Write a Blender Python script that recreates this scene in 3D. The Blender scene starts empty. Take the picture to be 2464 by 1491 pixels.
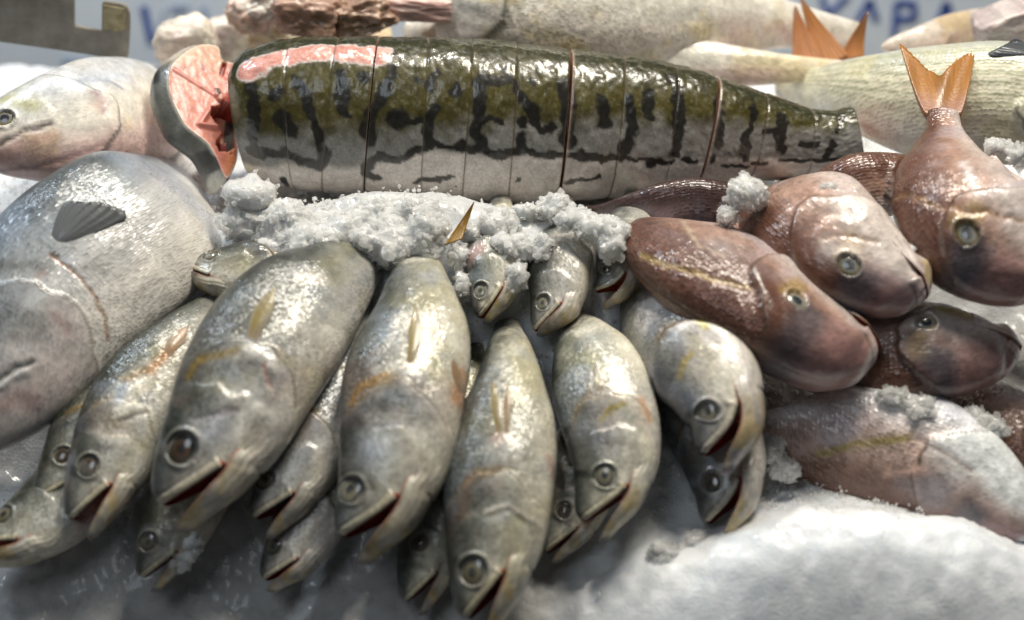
import bpy, bmesh, math, random
import numpy as np

# ------------------------------------------------------------------ camera, world, lights
sc = bpy.context.scene
col = sc.collection
PW, PH = 2463.0, 1491.0                       # measuring frame used for all px,py below
HF = math.tan(math.radians(20.0))
PITCH = math.radians(30.0)
CAM = np.array([0.0, -1.1, 0.75])
FWD = np.array([0, math.cos(PITCH), -math.sin(PITCH)])
UPV = np.array([0, math.sin(PITCH), math.cos(PITCH)])
RGT = np.array([1.0, 0, 0])

cd = bpy.data.cameras.new("camera"); cam = bpy.data.objects.new("camera", cd); col.objects.link(cam)
cam.location = CAM.tolist(); cam.rotation_euler = (math.radians(90) - PITCH, 0, 0)
cd.sensor_fit = 'HORIZONTAL'; cd.angle = math.radians(40.0)
cd.clip_start = 0.01; cd.clip_end = 50
cd.dof.use_dof = True; cd.dof.focus_distance = 1.24; cd.dof.aperture_fstop = 2.0
sc.camera = cam

w = bpy.data.worlds.new("World"); sc.world = w; w.use_nodes = True
bg = w.node_tree.nodes["Background"]
bg.inputs[0].default_value = (0.80, 0.88, 1.0, 1); bg.inputs[1].default_value = 0.045

def area(name, loc, target, size, power, color):
    ld = bpy.data.lights.new(name, 'AREA'); ld.shape = 'DISK'; ld.size = size
    ld.energy = power; ld.color = color
    o = bpy.data.objects.new(name, ld); col.objects.link(o); o.location = loc
    d = np.array(target, float) - np.array(loc, float)
    from mathutils import Vector
    o.rotation_euler = Vector(d).to_track_quat('-Z', 'Y').to_euler()
    return o
area("ceiling_lamp_key", (0.42, 0.10, 1.80), (0, 0.0, 0.12), 0.60, 30.0, (1.0, 0.94, 0.83))
area("ceiling_lamp_back", (-0.25, 0.42, 1.70), (0.0, 0.25, 0.15), 0.16, 12.0, (1.0, 0.93, 0.82))
area("ceiling_lamp_front", (-0.5, -1.2, 1.7), (0.1, -0.1, 0.1), 0.7, 4.0, (0.84, 0.92, 1.0))
area("ceiling_lamp_left", (-1.1, 0.45, 1.5), (-0.3, 0.1, 0.15), 0.14, 8.0, (0.76, 0.88, 1.0))

sc.view_settings.view_transform = 'Standard'; sc.view_settings.look = 'None'
sc.view_settings.exposure = 0.1; sc.view_settings.gamma = 1.0
sc.view_settings.use_curve_mapping = False
sc.cycles.use_denoising = True
sc.cycles.max_bounces = 6; sc.cycles.transparent_max_bounces = 8; sc.cycles.sample_clamp_indirect = 4.0
sc.cycles.caustics_reflective = False; sc.cycles.caustics_refractive = False

# ------------------------------------------------------------------ maths helpers
_ys = np.linspace(-1.2, 1.6, 5601)
def sstep(a, b, x):
    t = np.clip((np.asarray(x, float) - a) / (b - a), 0, 1); return t * t * (3 - 2 * t)
_sl = 0.70 * (1 - sstep(-0.06, 0.14, _ys))
_zs = np.cumsum(_sl) * (_ys[1] - _ys[0]); _zs += 0.125 - np.interp(-0.017, _ys, _zs)
def bedf(y): return np.interp(y, _ys, _zs)
_tt = np.linspace(0.4, 3.2, 2801)
def raydir(px, py):
    return FWD + RGT * ((px / PW - .5) * 2 * HF) + UPV * ((.5 - py / PH) * 2 * HF * PH / PW)
def P3(px, py, h=0.0):
    """the place on the display slope, h above the ice, where the stall shows this point"""
    d = raydir(px, py); pts = CAM + _tt[:, None] * d
    g = pts[:, 2] - bedf(pts[:, 1]) - h
    i = int(np.argmax(g < 0)); i = max(i, 1)
    t = _tt[i-1] + (_tt[i] - _tt[i-1]) * g[i-1] / (g[i-1] - g[i] + 1e-12)
    return CAM + t * d
def mpp(p): return float(np.dot(np.asarray(p) - CAM, FWD)) * 2 * HF / PW
def proj(p):
    q = np.asarray(p) - CAM; z = q @ FWD
    return np.stack([(q @ RGT) / z / (2 * HF) * PW + PW / 2, PH / 2 - (q @ UPV) / z / (2 * HF) * PW], -1)
def curve(pts):
    x = np.array([p[0] for p in pts], float); y = np.array([p[1] for p in pts], float)
    d = np.diff(y) / np.diff(x); m = np.zeros_like(y)
    m[0], m[-1] = d[0], d[-1]
    m[1:-1] = np.where(d[1:] * d[:-1] > 0, 2 * d[1:] * d[:-1] / (d[1:] + d[:-1] + 1e-15 * np.sign(d[1:] + d[:-1])), 0)
    def f(q):
        q = np.asarray(q, float); qc = np.clip(q, x[0], x[-1])
        i = np.clip(np.searchsorted(x, qc) - 1, 0, len(x) - 2); hh = x[i+1] - x[i]; t = (qc - x[i]) / hh
        return ((2*t**3 - 3*t**2 + 1) * y[i] + (t**3 - 2*t**2 + t) * hh * m[i]
                + (-2*t**3 + 3*t**2) * y[i+1] + (t**3 - t**2) * hh * m[i+1])
    return f
def _hash(ix, iy, iz, seed):
    h = (ix.astype(np.int64) * 374761393 + iy.astype(np.int64) * 668265263 + iz.astype(np.int64) * 1274126177 + seed * 974711) & 0xffffffff
    h = ((h ^ (h >> 13)) * 1103515245) & 0xffffffff; h = ((h ^ (h >> 16)) * 2246822519) & 0xffffffff
    return ((h ^ (h >> 15)) & 0xffffff) / float(0xffffff)
def vnoise(p, seed=0):
    p = np.asarray(p, float); i = np.floor(p).astype(np.int64); f = p - i; f = f * f * (3 - 2 * f)
    r = 0
    for dx in (0, 1):
        for dy in (0, 1):
            for dz in (0, 1):
                wgt = (f[..., 0] if dx else 1 - f[..., 0]) * (f[..., 1] if dy else 1 - f[..., 1]) * (f[..., 2] if dz else 1 - f[..., 2])
                r = r + wgt * _hash(i[..., 0] + dx, i[..., 1] + dy, i[..., 2] + dz, seed)
    return r
def fbm(p, octaves=4, seed=0):
    a, r, n = 1.0, 0, 0
    p = np.asarray(p, float)
    for k in range(octaves):
        r = r + a * vnoise(p * 2 ** k, seed + k); n += a; a *= .5
    return r / n
def mix(a, b, t):
    t = np.asarray(t)[..., None]; return np.asarray(a) * (1 - t) + np.asarray(b) * t
def unit(v): v = np.asarray(v, float); return v / (np.linalg.norm(v, axis=-1, keepdims=True) + 1e-12)

# ------------------------------------------------------------------ materials
def newmat(name):
    m = bpy.data.materials.new(name); m.use_nodes = True
    nt = m.node_tree; b = nt.nodes["Principled BSDF"]
    return m, nt, b
def N(nt, t, **kw):
    n = nt.nodes.new(t)
    for k, v in kw.items(): setattr(n, k, v)
    return n
def skin_mat(name, scale=420, stretch=1.0, tilt=0.35, bump=0.25, rough=0.34, coat=0.5, metal=0.25, wet=0.25, mottled=0.22, sss=0.0, coatr=0.10, cell=.30):
    m, nt, b = newmat(name); L = nt.links.new
    at = N(nt, "ShaderNodeAttribute", attribute_name="Col")
    sa = N(nt, "ShaderNodeAttribute", attribute_name="scl")
    uv = N(nt, "ShaderNodeUVMap", uv_map="UVMap")
    mp = N(nt, "ShaderNodeMapping"); mp.inputs["Scale"].default_value = (scale * stretch, scale, 1)
    L(uv.outputs[0], mp.inputs[0])
    vo = N(nt, "ShaderNodeTexVoronoi"); vo.inputs["Scale"].default_value = 1.0; vo.inputs["Randomness"].default_value = 0.55
    L(mp.outputs[0], vo.inputs["Vector"])
    # per-scale tilt of the normal: the glints of the single scales
    sub = N(nt, "ShaderNodeVectorMath", operation='SUBTRACT'); sub.inputs[1].default_value = (.5, .5, .5)
    L(vo.outputs["Color"], sub.inputs[0])
    ml = N(nt, "ShaderNodeMath", operation='MULTIPLY'); ml.inputs[1].default_value = tilt; L(sa.outputs["Fac"], ml.inputs[0])
    sc_ = N(nt, "ShaderNodeVectorMath", operation='SCALE'); L(sub.outputs[0], sc_.inputs[0]); L(ml.outputs[0], sc_.inputs["Scale"])
    ge = N(nt, "ShaderNodeNewGeometry")
    ad = N(nt, "ShaderNodeVectorMath", operation='ADD'); L(ge.outputs["Normal"], ad.inputs[0]); L(sc_.outputs[0], ad.inputs[1])
    no = N(nt, "ShaderNodeVectorMath", operation='NORMALIZE'); L(ad.outputs[0], no.inputs[0])
    bp = N(nt, "ShaderNodeBump"); bp.inputs["Distance"].default_value = 0.0006
    m2 = N(nt, "ShaderNodeMath", operation='MULTIPLY'); m2.inputs[1].default_value = bump; L(sa.outputs["Fac"], m2.inputs[0])
    L(m2.outputs[0], bp.inputs["Strength"]); L(vo.outputs["Distance"], bp.inputs["Height"]); L(no.outputs[0], bp.inputs["Normal"])
    tc = N(nt, "ShaderNodeTexCoord")
    nz = N(nt, "ShaderNodeTexNoise"); nz.inputs["Scale"].default_value = 260; nz.inputs["Detail"].default_value = 4; L(tc.outputs["Object"], nz.inputs["Vector"])
    b2 = N(nt, "ShaderNodeBump"); b2.inputs["Distance"].default_value = 0.0012; b2.inputs["Strength"].default_value = wet
    L(nz.outputs["Fac"], b2.inputs["Height"]); L(bp.outputs[0], b2.inputs["Normal"])
    L(b2.outputs[0], b.inputs["Normal"])
    # colour: attribute, mottled by noise and by the single scales
    n3 = N(nt, "ShaderNodeTexNoise"); n3.inputs["Scale"].default_value = 75; n3.inputs["Detail"].default_value = 6; n3.inputs["Roughness"].default_value = .65
    L(tc.outputs["Object"], n3.inputs["Vector"])
    mr = N(nt, "ShaderNodeMapRange"); mr.inputs["From Min"].default_value = .3; mr.inputs["From Max"].default_value = .7
    mr.inputs["To Min"].default_value = 1 - mottled; mr.inputs["To Max"].default_value = 1 + mottled; L(n3.outputs["Fac"], mr.inputs["Value"])
    sp = N(nt, "ShaderNodeSeparateColor"); L(vo.outputs["Color"], sp.inputs[0])
    m4 = N(nt, "ShaderNodeMath", operation='MULTIPLY_ADD'); m4.inputs[1].default_value = cell; m4.inputs[2].default_value = 1 - cell / 2; L(sp.outputs[0], m4.inputs[0])
    m5 = N(nt, "ShaderNodeMath", operation='MULTIPLY'); L(mr.outputs[0], m5.inputs[0]); L(m4.outputs[0], m5.inputs[1])
    vm = N(nt, "ShaderNodeVectorMath", operation='SCALE'); L(at.outputs["Color"], vm.inputs[0]); L(m5.outputs[0], vm.inputs["Scale"])
    L(vm.outputs[0], b.inputs["Base Color"])
    mm = N(nt, "ShaderNodeMath", operation='MULTIPLY'); mm.inputs[1].default_value = metal; L(sa.outputs["Fac"], mm.inputs[0]); L(mm.outputs[0], b.inputs["Metallic"])
    rr = N(nt, "ShaderNodeMapRange"); rr.inputs["To Min"].default_value = rough - .1; rr.inputs["To Max"].default_value = rough + .14; L(n3.outputs["Fac"], rr.inputs["Value"])
    L(rr.outputs[0], b.inputs["Roughness"])
    b.inputs["Coat Weight"].default_value = coat; b.inputs["Coat Roughness"].default_value = coatr
    L(b2.outputs[0], b.inputs["Coat Normal"])
    if sss: b.inputs["Subsurface Weight"].default_value = sss; b.inputs["Subsurface Radius"].default_value = (.008, .004, .003); b.inputs["Subsurface Scale"].default_value = 1
    return m
M = {}
M['croaker'] = skin_mat('croaker_skin', 560, .8, .26, .45, .30, .30, .12, .16, .20, 0, .2, .34)
M['bigfish'] = skin_mat('large_scaled_skin', 560, .5, .24, .6, .30, .25, .10, .14, .12, 0, .2, .16)
M['porgy'] = skin_mat('porgy_skin', 380, .8, .26, .9, .32, .35, .05, .12, .24, 0, .14)
M['pale'] = skin_mat('pale_skin', 520, .8, .20, .4, .34, .35, .05, .2, .24, 0, .14, .14)
M['mullet'] = skin_mat('large_scale_skin', 300, .85, .14, .8, .36, .4, .03, .2, .12, 0, .14, .14)
M['catfish'] = skin_mat('catfish_skin', 700, 1, .04, .1, .32, .45, 0, .22, .22, 0, .05)
M['flesh'] = skin_mat('raw_flesh', 300, .25, .04, .15, .40, .22, 0, .10, .18, .35, .18)
def eye_mat():
    m, nt, b = newmat('fish_eye'); L = nt.links.new
    at = N(nt, "ShaderNodeAttribute", attribute_name="Col"); L(at.outputs["Color"], b.inputs["Base Color"])
    b.inputs["Roughness"].default_value = .25; b.inputs["Coat Weight"].default_value = 1; b.inputs["Coat Roughness"].default_value = .03
    return m
M['eye'] = eye_mat()
def fin_mat():
    m, nt, b = newmat('fish_fin'); L = nt.links.new
    at = N(nt, "ShaderNodeAttribute", attribute_name="Col"); L(at.outputs["Color"], b.inputs["Base Color"])
    b.inputs["Roughness"].default_value = .33; b.inputs["Coat Weight"].default_value = .4; b.inputs["Coat Roughness"].default_value = .1
    tr = N(nt, "ShaderNodeBsdfTranslucent"); L(at.outputs["Color"], tr.inputs[0])
    mx = N(nt, "ShaderNodeMixShader"); mx.inputs[0].default_value = .3
    L(b.outputs[0], mx.inputs[1]); L(tr.outputs[0], mx.inputs[2]); L(mx.outputs[0], nt.nodes["Material Output"].inputs[0])
    tc = N(nt, "ShaderNodeTexCoord"); nz = N(nt, "ShaderNodeTexNoise"); nz.inputs["Scale"].default_value = 300; L(tc.outputs["Object"], nz.inputs[0])
    bp = N(nt, "ShaderNodeBump"); bp.inputs["Distance"].default_value = .001; bp.inputs["Strength"].default_value = .3; L(nz.outputs[0], bp.inputs["Height"]); L(bp.outputs[0], b.inputs["Normal"])
    return m
M['fin'] = fin_mat()
def ice_mat(name, colr, rough, sub, grain, trans=0.0, dark=0.25, attr=False):
    m, nt, b = newmat(name); L = nt.links.new
    tc = N(nt, "ShaderNodeTexCoord")
    nz = N(nt, "ShaderNodeTexNoise"); nz.inputs["Scale"].default_value = grain; nz.inputs["Detail"].default_value = 5; nz.inputs["Roughness"].default_value = .7
    L(tc.outputs["Object"], nz.inputs["Vector"])
    vo = N(nt, "ShaderNodeTexVoronoi"); vo.inputs["Scale"].default_value = grain * 1.3; L(tc.outputs["Object"], vo.inputs["Vector"])
    ad = N(nt, "ShaderNodeMath", operation='MULTIPLY_ADD'); ad.inputs[1].default_value = -.7; L(vo.outputs["Distance"], ad.inputs[0]); L(nz.outputs["Fac"], ad.inputs[2])
    bp = N(nt, "ShaderNodeBump"); bp.inputs["Distance"].default_value = .0020; bp.inputs["Strength"].default_value = .35
    L(ad.outputs[0], bp.inputs["Height"]); L(bp.outputs[0], b.inputs["Normal"])
    n2 = N(nt, "ShaderNodeTexNoise"); n2.inputs["Scale"].default_value = 14; n2.inputs["Detail"].default_value = 5; L(tc.outputs["Object"], n2.inputs["Vector"])
    cr = N(nt, "ShaderNodeValToRGB"); cr.color_ramp.elements[0].position = .3; cr.color_ramp.elements[1].position = .68
    cr.color_ramp.elements[0].color = tuple(c * (1 - dark) for c in colr) + (1,); cr.color_ramp.elements[1].color = tuple(colr) + (1,)
    L(n2.outputs["Fac"], cr.inputs[0]); L(cr.outputs[0], b.inputs["Base Color"])
    if attr:
        at = N(nt, 'ShaderNodeAttribute', attribute_name='Col'); mu = N(nt, 'ShaderNodeVectorMath', operation='MULTIPLY')
        L(cr.outputs[0], mu.inputs[0]); L(at.outputs['Color'], mu.inputs[1]); L(mu.outputs[0], b.inputs['Base Color'])
    b.inputs["Roughness"].default_value = rough; b.inputs["IOR"].default_value = 1.31
    b.inputs["Subsurface Weight"].default_value = sub; b.inputs["Subsurface Radius"].default_value = (.010, .012, .014); b.inputs["Subsurface Scale"].default_value = 1
    b.inputs["Transmission Weight"].default_value = trans
    b.inputs["Coat Weight"].default_value = .35; b.inputs["Coat Roughness"].default_value = .15
    return m
M['ice'] = ice_mat('ice_snow', (1, 1, 1), .42, .6, 300, 0, .12, True)
M['lump'] = ice_mat('ice_lump', (.92, .92, .90), .18, .6, 260, .38, .10)
def grain_mat():
    m, nt, b = newmat('ice_grains'); L = nt.links.new
    b.inputs["Base Color"].default_value = (.92, .92, .90, 1); b.inputs["Roughness"].default_value = .12; b.inputs["IOR"].default_value = 1.31
    b.inputs["Coat Weight"].default_value = .8; b.inputs["Coat Roughness"].default_value = .06
    tr = N(nt, "ShaderNodeBsdfTranslucent"); tr.inputs[0].default_value = (.94, .94, .93, 1)
    mx = N(nt, "ShaderNodeMixShader"); mx.inputs[0].default_value = .5
    tp = N(nt, "ShaderNodeBsdfTransparent"); m2 = N(nt, "ShaderNodeMixShader"); m2.inputs[0].default_value = .48
    L(b.outputs[0], mx.inputs[1]); L(tr.outputs[0], mx.inputs[2]); L(mx.outputs[0], m2.inputs[1]); L(tp.outputs[0], m2.inputs[2])
    L(m2.outputs[0], nt.nodes["Material Output"].inputs[0])
    return m
M['grain'] = grain_mat()

# ------------------------------------------------------------------ mesh helpers
def mk(name, V, F, mat, parent=None, C=None, UV=None, scl=None, smooth=True, origin=None):
    V = np.asarray(V, float).reshape(-1, 3)
    if parent is not None and origin is None: origin = parent.get("_o") if isinstance(parent, dict) else None
    if parent is not None:
        root = parent
        off = np.zeros(3)
        while root is not None: off = off + np.array(root.location); root = root.parent
        V = V - off
    elif origin is not None: V = V - np.asarray(origin)
    me = bpy.data.meshes.new(name)
    F = np.asarray(F) if not isinstance(F, list) else F
    if isinstance(F, np.ndarray):
        nf, k = F.shape
        me.vertices.add(len(V)); me.vertices.foreach_set("co", V.ravel())
        me.loops.add(nf * k); me.loops.foreach_set("vertex_index", F.ravel().astype(np.int32))
        me.polygons.add(nf); me.polygons.foreach_set("loop_start", np.arange(0, nf * k, k, dtype=np.int32))
        me.update(calc_edges=True)
    else:
        me.from_pydata(V.tolist(), [], F); me.update()
    if C is not None:
        C = np.asarray(C, float).reshape(-1, C.shape[-1])[:, :3]
        a = me.color_attributes.new("Col", 'FLOAT_COLOR', 'POINT')
        a.data.foreach_set("color", np.concatenate([np.clip(C, 0, 1), np.ones((len(C), 1))], 1).ravel())
    if scl is not None:
        a = me.attributes.new("scl", 'FLOAT', 'POINT'); a.data.foreach_set("value", np.asarray(scl, float).ravel())
    if UV is not None:
        ul = me.uv_layers.new(name="UVMap"); li = np.zeros(len(me.loops), np.int32); me.loops.foreach_get("vertex_index", li)
        ul.data.foreach_set("uv", np.asarray(UV, float).reshape(-1, 2)[li].ravel())
    me.polygons.foreach_set("use_smooth", np.full(len(me.polygons), smooth))
    me.materials.append(mat); me.validate()
    o = bpy.data.objects.new(name, me); col.objects.link(o)
    if parent is not None: o.parent = parent
    elif origin is not None: o.location = np.asarray(origin).tolist()
    return o
def thing(name, label, cat, loc, group=None):
    o = bpy.data.objects.new(name, None); col.objects.link(o); o.location = np.asarray(loc).tolist()
    o.empty_display_size = .02
    tag(o, label, cat, group); return o
def tag(o, label, cat, group=None):
    o["label"] = label; o["category"] = cat
    if group: o["group"] = group
    return o
def gridfaces(nr, nc, wrap=True, flip=False):
    i, j = np.meshgrid(np.arange(nr - 1), np.arange(nc if wrap else nc - 1), indexing='ij')
    j2 = (j + 1) % nc
    F = np.stack([i * nc + j, i * nc + j2, (i + 1) * nc + j2, (i + 1) * nc + j], -1).reshape(-1, 4)
    return F[:, ::-1] if flip else F
def gridnormals(X, wrap=True):
    du = np.gradient(X, axis=0)
    dv = (np.roll(X, -1, 1) - np.roll(X, 1, 1)) if wrap else np.gradient(X, axis=1)
    return unit(np.cross(dv, du))

# ------------------------------------------------------------------ spine frame
class Spine:
    def __init__(s, pts, dors, roll=0.0):
        pts = [np.asarray(p, float) for p in pts]
        p = np.array([2 * pts[0] - pts[1]] + pts + [2 * pts[-1] - pts[-2]])
        out = []
        for k in range(1, len(p) - 2):
            t = np.linspace(0, 1, 40, endpoint=False)[:, None]
            a, b, c, d = p[k-1], p[k], p[k+1], p[k+2]
            out.append(.5 * ((2*b) + (c-a)*t + (2*a-5*b+4*c-d)*t**2 + (-a+3*b-3*c+d)*t**3))
        out.append(p[-2][None]); q = np.concatenate(out)
        for _ in range(6): q[1:-1] = (q[:-2] + 2 * q[1:-1] + q[2:]) / 4
        s.q = q; s.s = np.concatenate([[0], np.cumsum(np.linalg.norm(np.diff(q, axis=0), axis=1))])
        s.len = s.s[-1]
        T = unit(np.gradient(q, axis=0)); V = unit(CAM - q)
        N0 = unit(V - (V * T).sum(1)[:, None] * T); D0 = np.cross(T, N0)
        ref = RGT * dors[0] - UPV * dors[1]
        if (D0 @ ref).mean() < 0: D0 = -D0; s.flip = True
        else: s.flip = False
        if isinstance(roll, (int, float)): r = np.full(len(q), math.radians(roll))
        else: r = np.radians(np.interp(s.s / s.len, [a for a, _ in roll], [b for _, b in roll]))
        c, sn = np.cos(r)[:, None], np.sin(r)[:, None]
        s.T, s.N, s.D = T, c * N0 + sn * D0, c * D0 - sn * N0
    def at(s, x):
        x = np.asarray(x, float)
        f = lambda A: np.stack([np.interp(x, s.s, A[:, k]) for k in range(3)], -1)
        P = f(s.q); T = f(s.T)
        P = P + np.minimum(x, 0)[..., None] * T + np.maximum(x - s.len, 0)[..., None] * T
        return P, unit(T), unit(f(s.D)), unit(f(s.N))

# ------------------------------------------------------------------ species
SP = {}
SP['croaker'] = dict(
    T=curve([(0, .185), (.05, .24), (.2, .305), (.4, .36), (.7, .42), (1.05, .48), (1.4, .50), (1.8, .44), (2.15, .33), (2.6, .24), (3.2, .15), (3.9, .11)]),
    B=curve([(0, .06), (.15, -.14), (.4, -.36), (.65, -.45), (1.0, -.49), (1.4, -.5), (1.8, -.45), (2.15, -.34), (2.6, -.23), (3.2, -.14), (3.9, -.11)]),
    W=curve([(0, .07), (.05, .125), (.2, .20), (.45, .255), (.8, .295), (1.3, .32), (1.8, .30), (2.4, .21), (3.2, .1), (3.9, .05)]),
    tip=.115, uj=.38, vj=-.16, jl=.06, L=3.9, eye=(.40, .20), er=.105, op=(1.22, .42), pre=(.86, .3), pec=(1.36, -.02, .5, .075), mat='croaker')
SP['drum'] = dict(SP['croaker'],
    T=curve([(0, .02), (.05, .10), (.2, .22), (.45, .34), (.8, .45), (1.2, .5), (1.7, .46), (2.3, .34), (3.0, .17), (3.4, .12)]),
    B=curve([(0, -.10), (.15, -.22), (.4, -.34), (.8, -.45), (1.2, -.5), (1.7, -.48), (2.3, -.34), (3.0, -.17), (3.4, -.12)]),
    W=curve([(0, .06), (.06, .13), (.25, .22), (.6, .29), (1.0, .33), (1.5, .31), (2.2, .2), (3.4, .04)]),
    tip=0.0, uj=.34, vj=-.16, jl=.0, L=3.4, eye=(.42, .16), er=.06, op=(.98, .5), pre=(.66, .25), pec=(1.06, -.02, .6, .1), mat='bigfish')
SP['porgy'] = dict(SP['croaker'],
    T=curve([(0, -.02), (.03, .07), (.1, .17), (.25, .28), (.5, .385), (.85, .46), (1.2, .5), (1.6, .42), (2.0, .25), (2.4, .12), (2.65, .11)]),
    B=curve([(0, -.10), (.05, -.17), (.15, -.24), (.35, -.34), (.7, -.44), (1.1, -.48), (1.5, -.42), (2.0, -.22), (2.4, -.12), (2.65, -.11)]),
    W=curve([(0, .09), (.03, .15), (.1, .20), (.3, .255), (.7, .28), (1.1, .28), (1.6, .2), (2.2, .08), (2.65, .05)]),
    tip=-.06, uj=.15, vj=-.14, jl=.02, L=2.65, eye=(.58, .10), er=.072, op=(.98, .45), pre=(.72, .2), pec=(1.06, -.08, .7, .09), mat='porgy')
SP['pale'] = dict(SP['drum'], L=3.4, mat='pale')

def opcurve(S, v, which):
    u0, k = S[which]; return u0 - k * ((v + .02) / .5) ** 2

def col_croaker(u, v, r, S, uo, P, rs):
    back, mid, flank, belly = (.045, .05, .043), (.165, .17, .155), (.40, .39, .35), (.70, .66, .57)
    n = fbm(P * 45, 4, rs)
    q = r + (n - .5) * .34
    C = mix(belly, flank, sstep(.05, .32, q)); C = mix(C, mid, sstep(.36, .62, q)); C = mix(C, back, sstep(.66, .90, q))
    n2 = fbm(P * 24 + 9, 4, rs + 7)
    C = mix(C, (.42, .38, .20), .50 * sstep(.50, .72, n2) * sstep(.95, .35, r))
    C = mix(C, (.44, .33, .30), .30 * sstep(.53, .70, fbm(P * 27 + 31, 4, rs + 3)) * (u < 1.5))
    C = mix(C, (.33, .38, .46), .35 * sstep(.52, .70, fbm(P * 32 + 51, 4, rs + 5)))
    C = mix(C, (.76, .73, .66), .75 * sstep(.54, .70, fbm(P * 36 + 71, 4, rs + 6)) * sstep(.8, .5, r))
    C = mix(C, (.13, .13, .12), .6 * sstep(.55, .70, fbm(P * 40 + 91, 4, rs + 8)) * sstep(.35, .6, r))
    # dark bloom behind the gill cover and pigment along its rim
    x = u - uo
    C = mix(C, (.19, .12, .035), .9 * np.exp(-((x - .02) / (.03 + .06 * n)) ** 2) * sstep(.2, .45, r) * sstep(.92, .75, r) * sstep(.38, .55, n))
    C = mix(C, (.13, .125, .13), .4 * sstep(-.35, -.05, x) * (x < 0) * sstep(.45, .75, r))
    # head: paler cheek, dark snout top
    C = mix(C, (.44, .42, .37), .4 * sstep(.95, .5, u) * sstep(.75, .5, r))
    C = mix(C, (.085, .09, .095), .7 * sstep(.5, .0, u) * sstep(.62, .85, r))
    return C
def col_drum(u, v, r, S, uo, P, rs):
    n = fbm(P * 26, 4, rs); q = r + (n - .5) * .22
    C = mix((.76, .72, .65), (.58, .57, .55), sstep(.15, .45, q)); C = mix(C, (.30, .32, .33), sstep(.50, .72, q)); C = mix(C, (.08, .09, .095), sstep(.72, .92, q))
    C = mix(C, (.34, .41, .52), .45 * sstep(.5, .7, fbm(P * 18 + 4, 3, rs + 1)))
    C = mix(C, (.60, .50, .47), .4 * sstep(.52, .7, fbm(P * 22 + 14, 3, rs + 2)) * sstep(1.15, .9, u))
    x = u - uo
    C = mix(C, (.16, .165, .165), .5 * sstep(.0, .2, r - .45) * (x < 0)); C = mix(C, (.52, .42, .40), .4 * sstep(.35, .1, np.abs(r - .22)) * (x < 0))
    return C
def col_porgy(u, v, r, S, uo, P, rs):
    n = fbm(P * 30, 4, rs); q = r + (n - .5) * .25
    C = mix((.56, .46, .42), (.36, .225, .175), sstep(.12, .42, q)); C = mix(C, (.12, .054, .036), sstep(.44, .75, q))
    C = mix(C, (.40, .36, .40), .5 * sstep(.5, .72, fbm(P * 26 + 8, 3, rs + 1)) * sstep(.9, .4, r))
    x = u - uo
    C = mix(C, (.62, .55, .50), .75 * (x < 0) * sstep(.55, .25, q) * sstep(.1, .3, u))
    C = mix(C, (.20, .09, .05), .7 * np.exp(-(x / .018) ** 2) * sstep(.2, .35, r))
    # slate band between the eyes
    eu = S['eye'][0]
    band = sstep(.17, .05, np.abs(u - eu + .12 + .1 * (r - .6))) * sstep(.5, .62, r)
    C = mix(C, (.085, .085, .10), .6 * band)
    C = mix(C, (.34, .20, .19), .6 * sstep(eu - .15, eu - .3, u) * sstep(.4, .6, r))
    C = mix(C, (.62, .56, .54), .85 * sstep(.11, .05, u))
    C = mix(C, (.36, .24, .05), .6 * S.get('eyeon', 1) * sstep(.10, .02, np.abs(u - eu - .06)) * sstep(.35, .45, r) * sstep(.72, .6, r))
    return C
def col_pale(u, v, r, S, uo, P, rs):
    n = fbm(P * 30, 4, rs)
    C = mix((.80, .70, .62), (.84, .80, .70), sstep(.2, .6, r + (n - .5) * .4))
    C = mix(C, (.70, .68, .68), .5 * sstep(.75, 1, r + (n - .5) * .3))
    C = mix(C, (.70, .56, .28), .65 * sstep(.52, .7, fbm(P * 34 + 3, 4, rs + 2)))
    C = mix(C, (.60, .40, .36), .6 * sstep(.55, .72, fbm(P * 20 + 13, 3, rs + 4)) * sstep(.7, .3, r))
    return C
def col_d2(u, v, r, S, uo, P, rs):
    C = col_pale(u, v, r, S, uo, P, rs)
    C = mix(C, (.50, .52, .56), .7 * sstep(.45, .8, r)); C = mix(C, (.60, .36, .32), .75 * sstep(.42, .15, r))
    C = mix(C, (.40, .42, .30), .6 * sstep(.5, .65, fbm(P * 30 + 77, 3, rs)) * sstep(.8, .3, u) * sstep(.4, .6, r))
    return C
def col_mullet(u, v, r, S, uo, P, rs):
    n = fbm(P * 26, 4, rs)
    C = mix((.72, .68, .60), (.76, .72, .54), sstep(.2, .5, r)); C = mix(C, (.46, .47, .40), sstep(.74, .98, r + (n - .5) * .15))
    C = mix(C, (.34, .36, .22), .5 * (np.sin(r * 75) > .2) * sstep(.42, .6, r))
    C = mix(C, (.62, .55, .28), .4 * sstep(.5, .68, fbm(P * 40 + 5, 3, rs)))
    return C
COLF = dict(croaker=col_croaker, drum=col_drum, porgy=col_porgy, pale=col_pale, d2=col_d2, mullet=col_mullet)

def lookup(X, NV, px, py):
    q = proj(X.reshape(-1, 3)); f = ((CAM - X) * NV).sum(-1).reshape(-1) > 0
    d = np.hypot(q[:, 0] - px, q[:, 1] - py) + np.where(f, 0, 1e6)
    k = int(np.argmin(d)); return divmod(k, X.shape[1])

def segdist(S_, A_, a, b, R):
    ax, ay = a[0], a[1] * R; bx, by = b[0], b[1] * R
    X_, Y_ = S_, A_ * R
    dx, dy = bx - ax, by - ay; L2 = dx * dx + dy * dy + 1e-12
    t = np.clip(((X_ - ax) * dx + (Y_ - ay) * dy) / L2, 0, 1)
    return np.hypot(X_ - ax - t * dx, Y_ - ay - t * dy)

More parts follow.
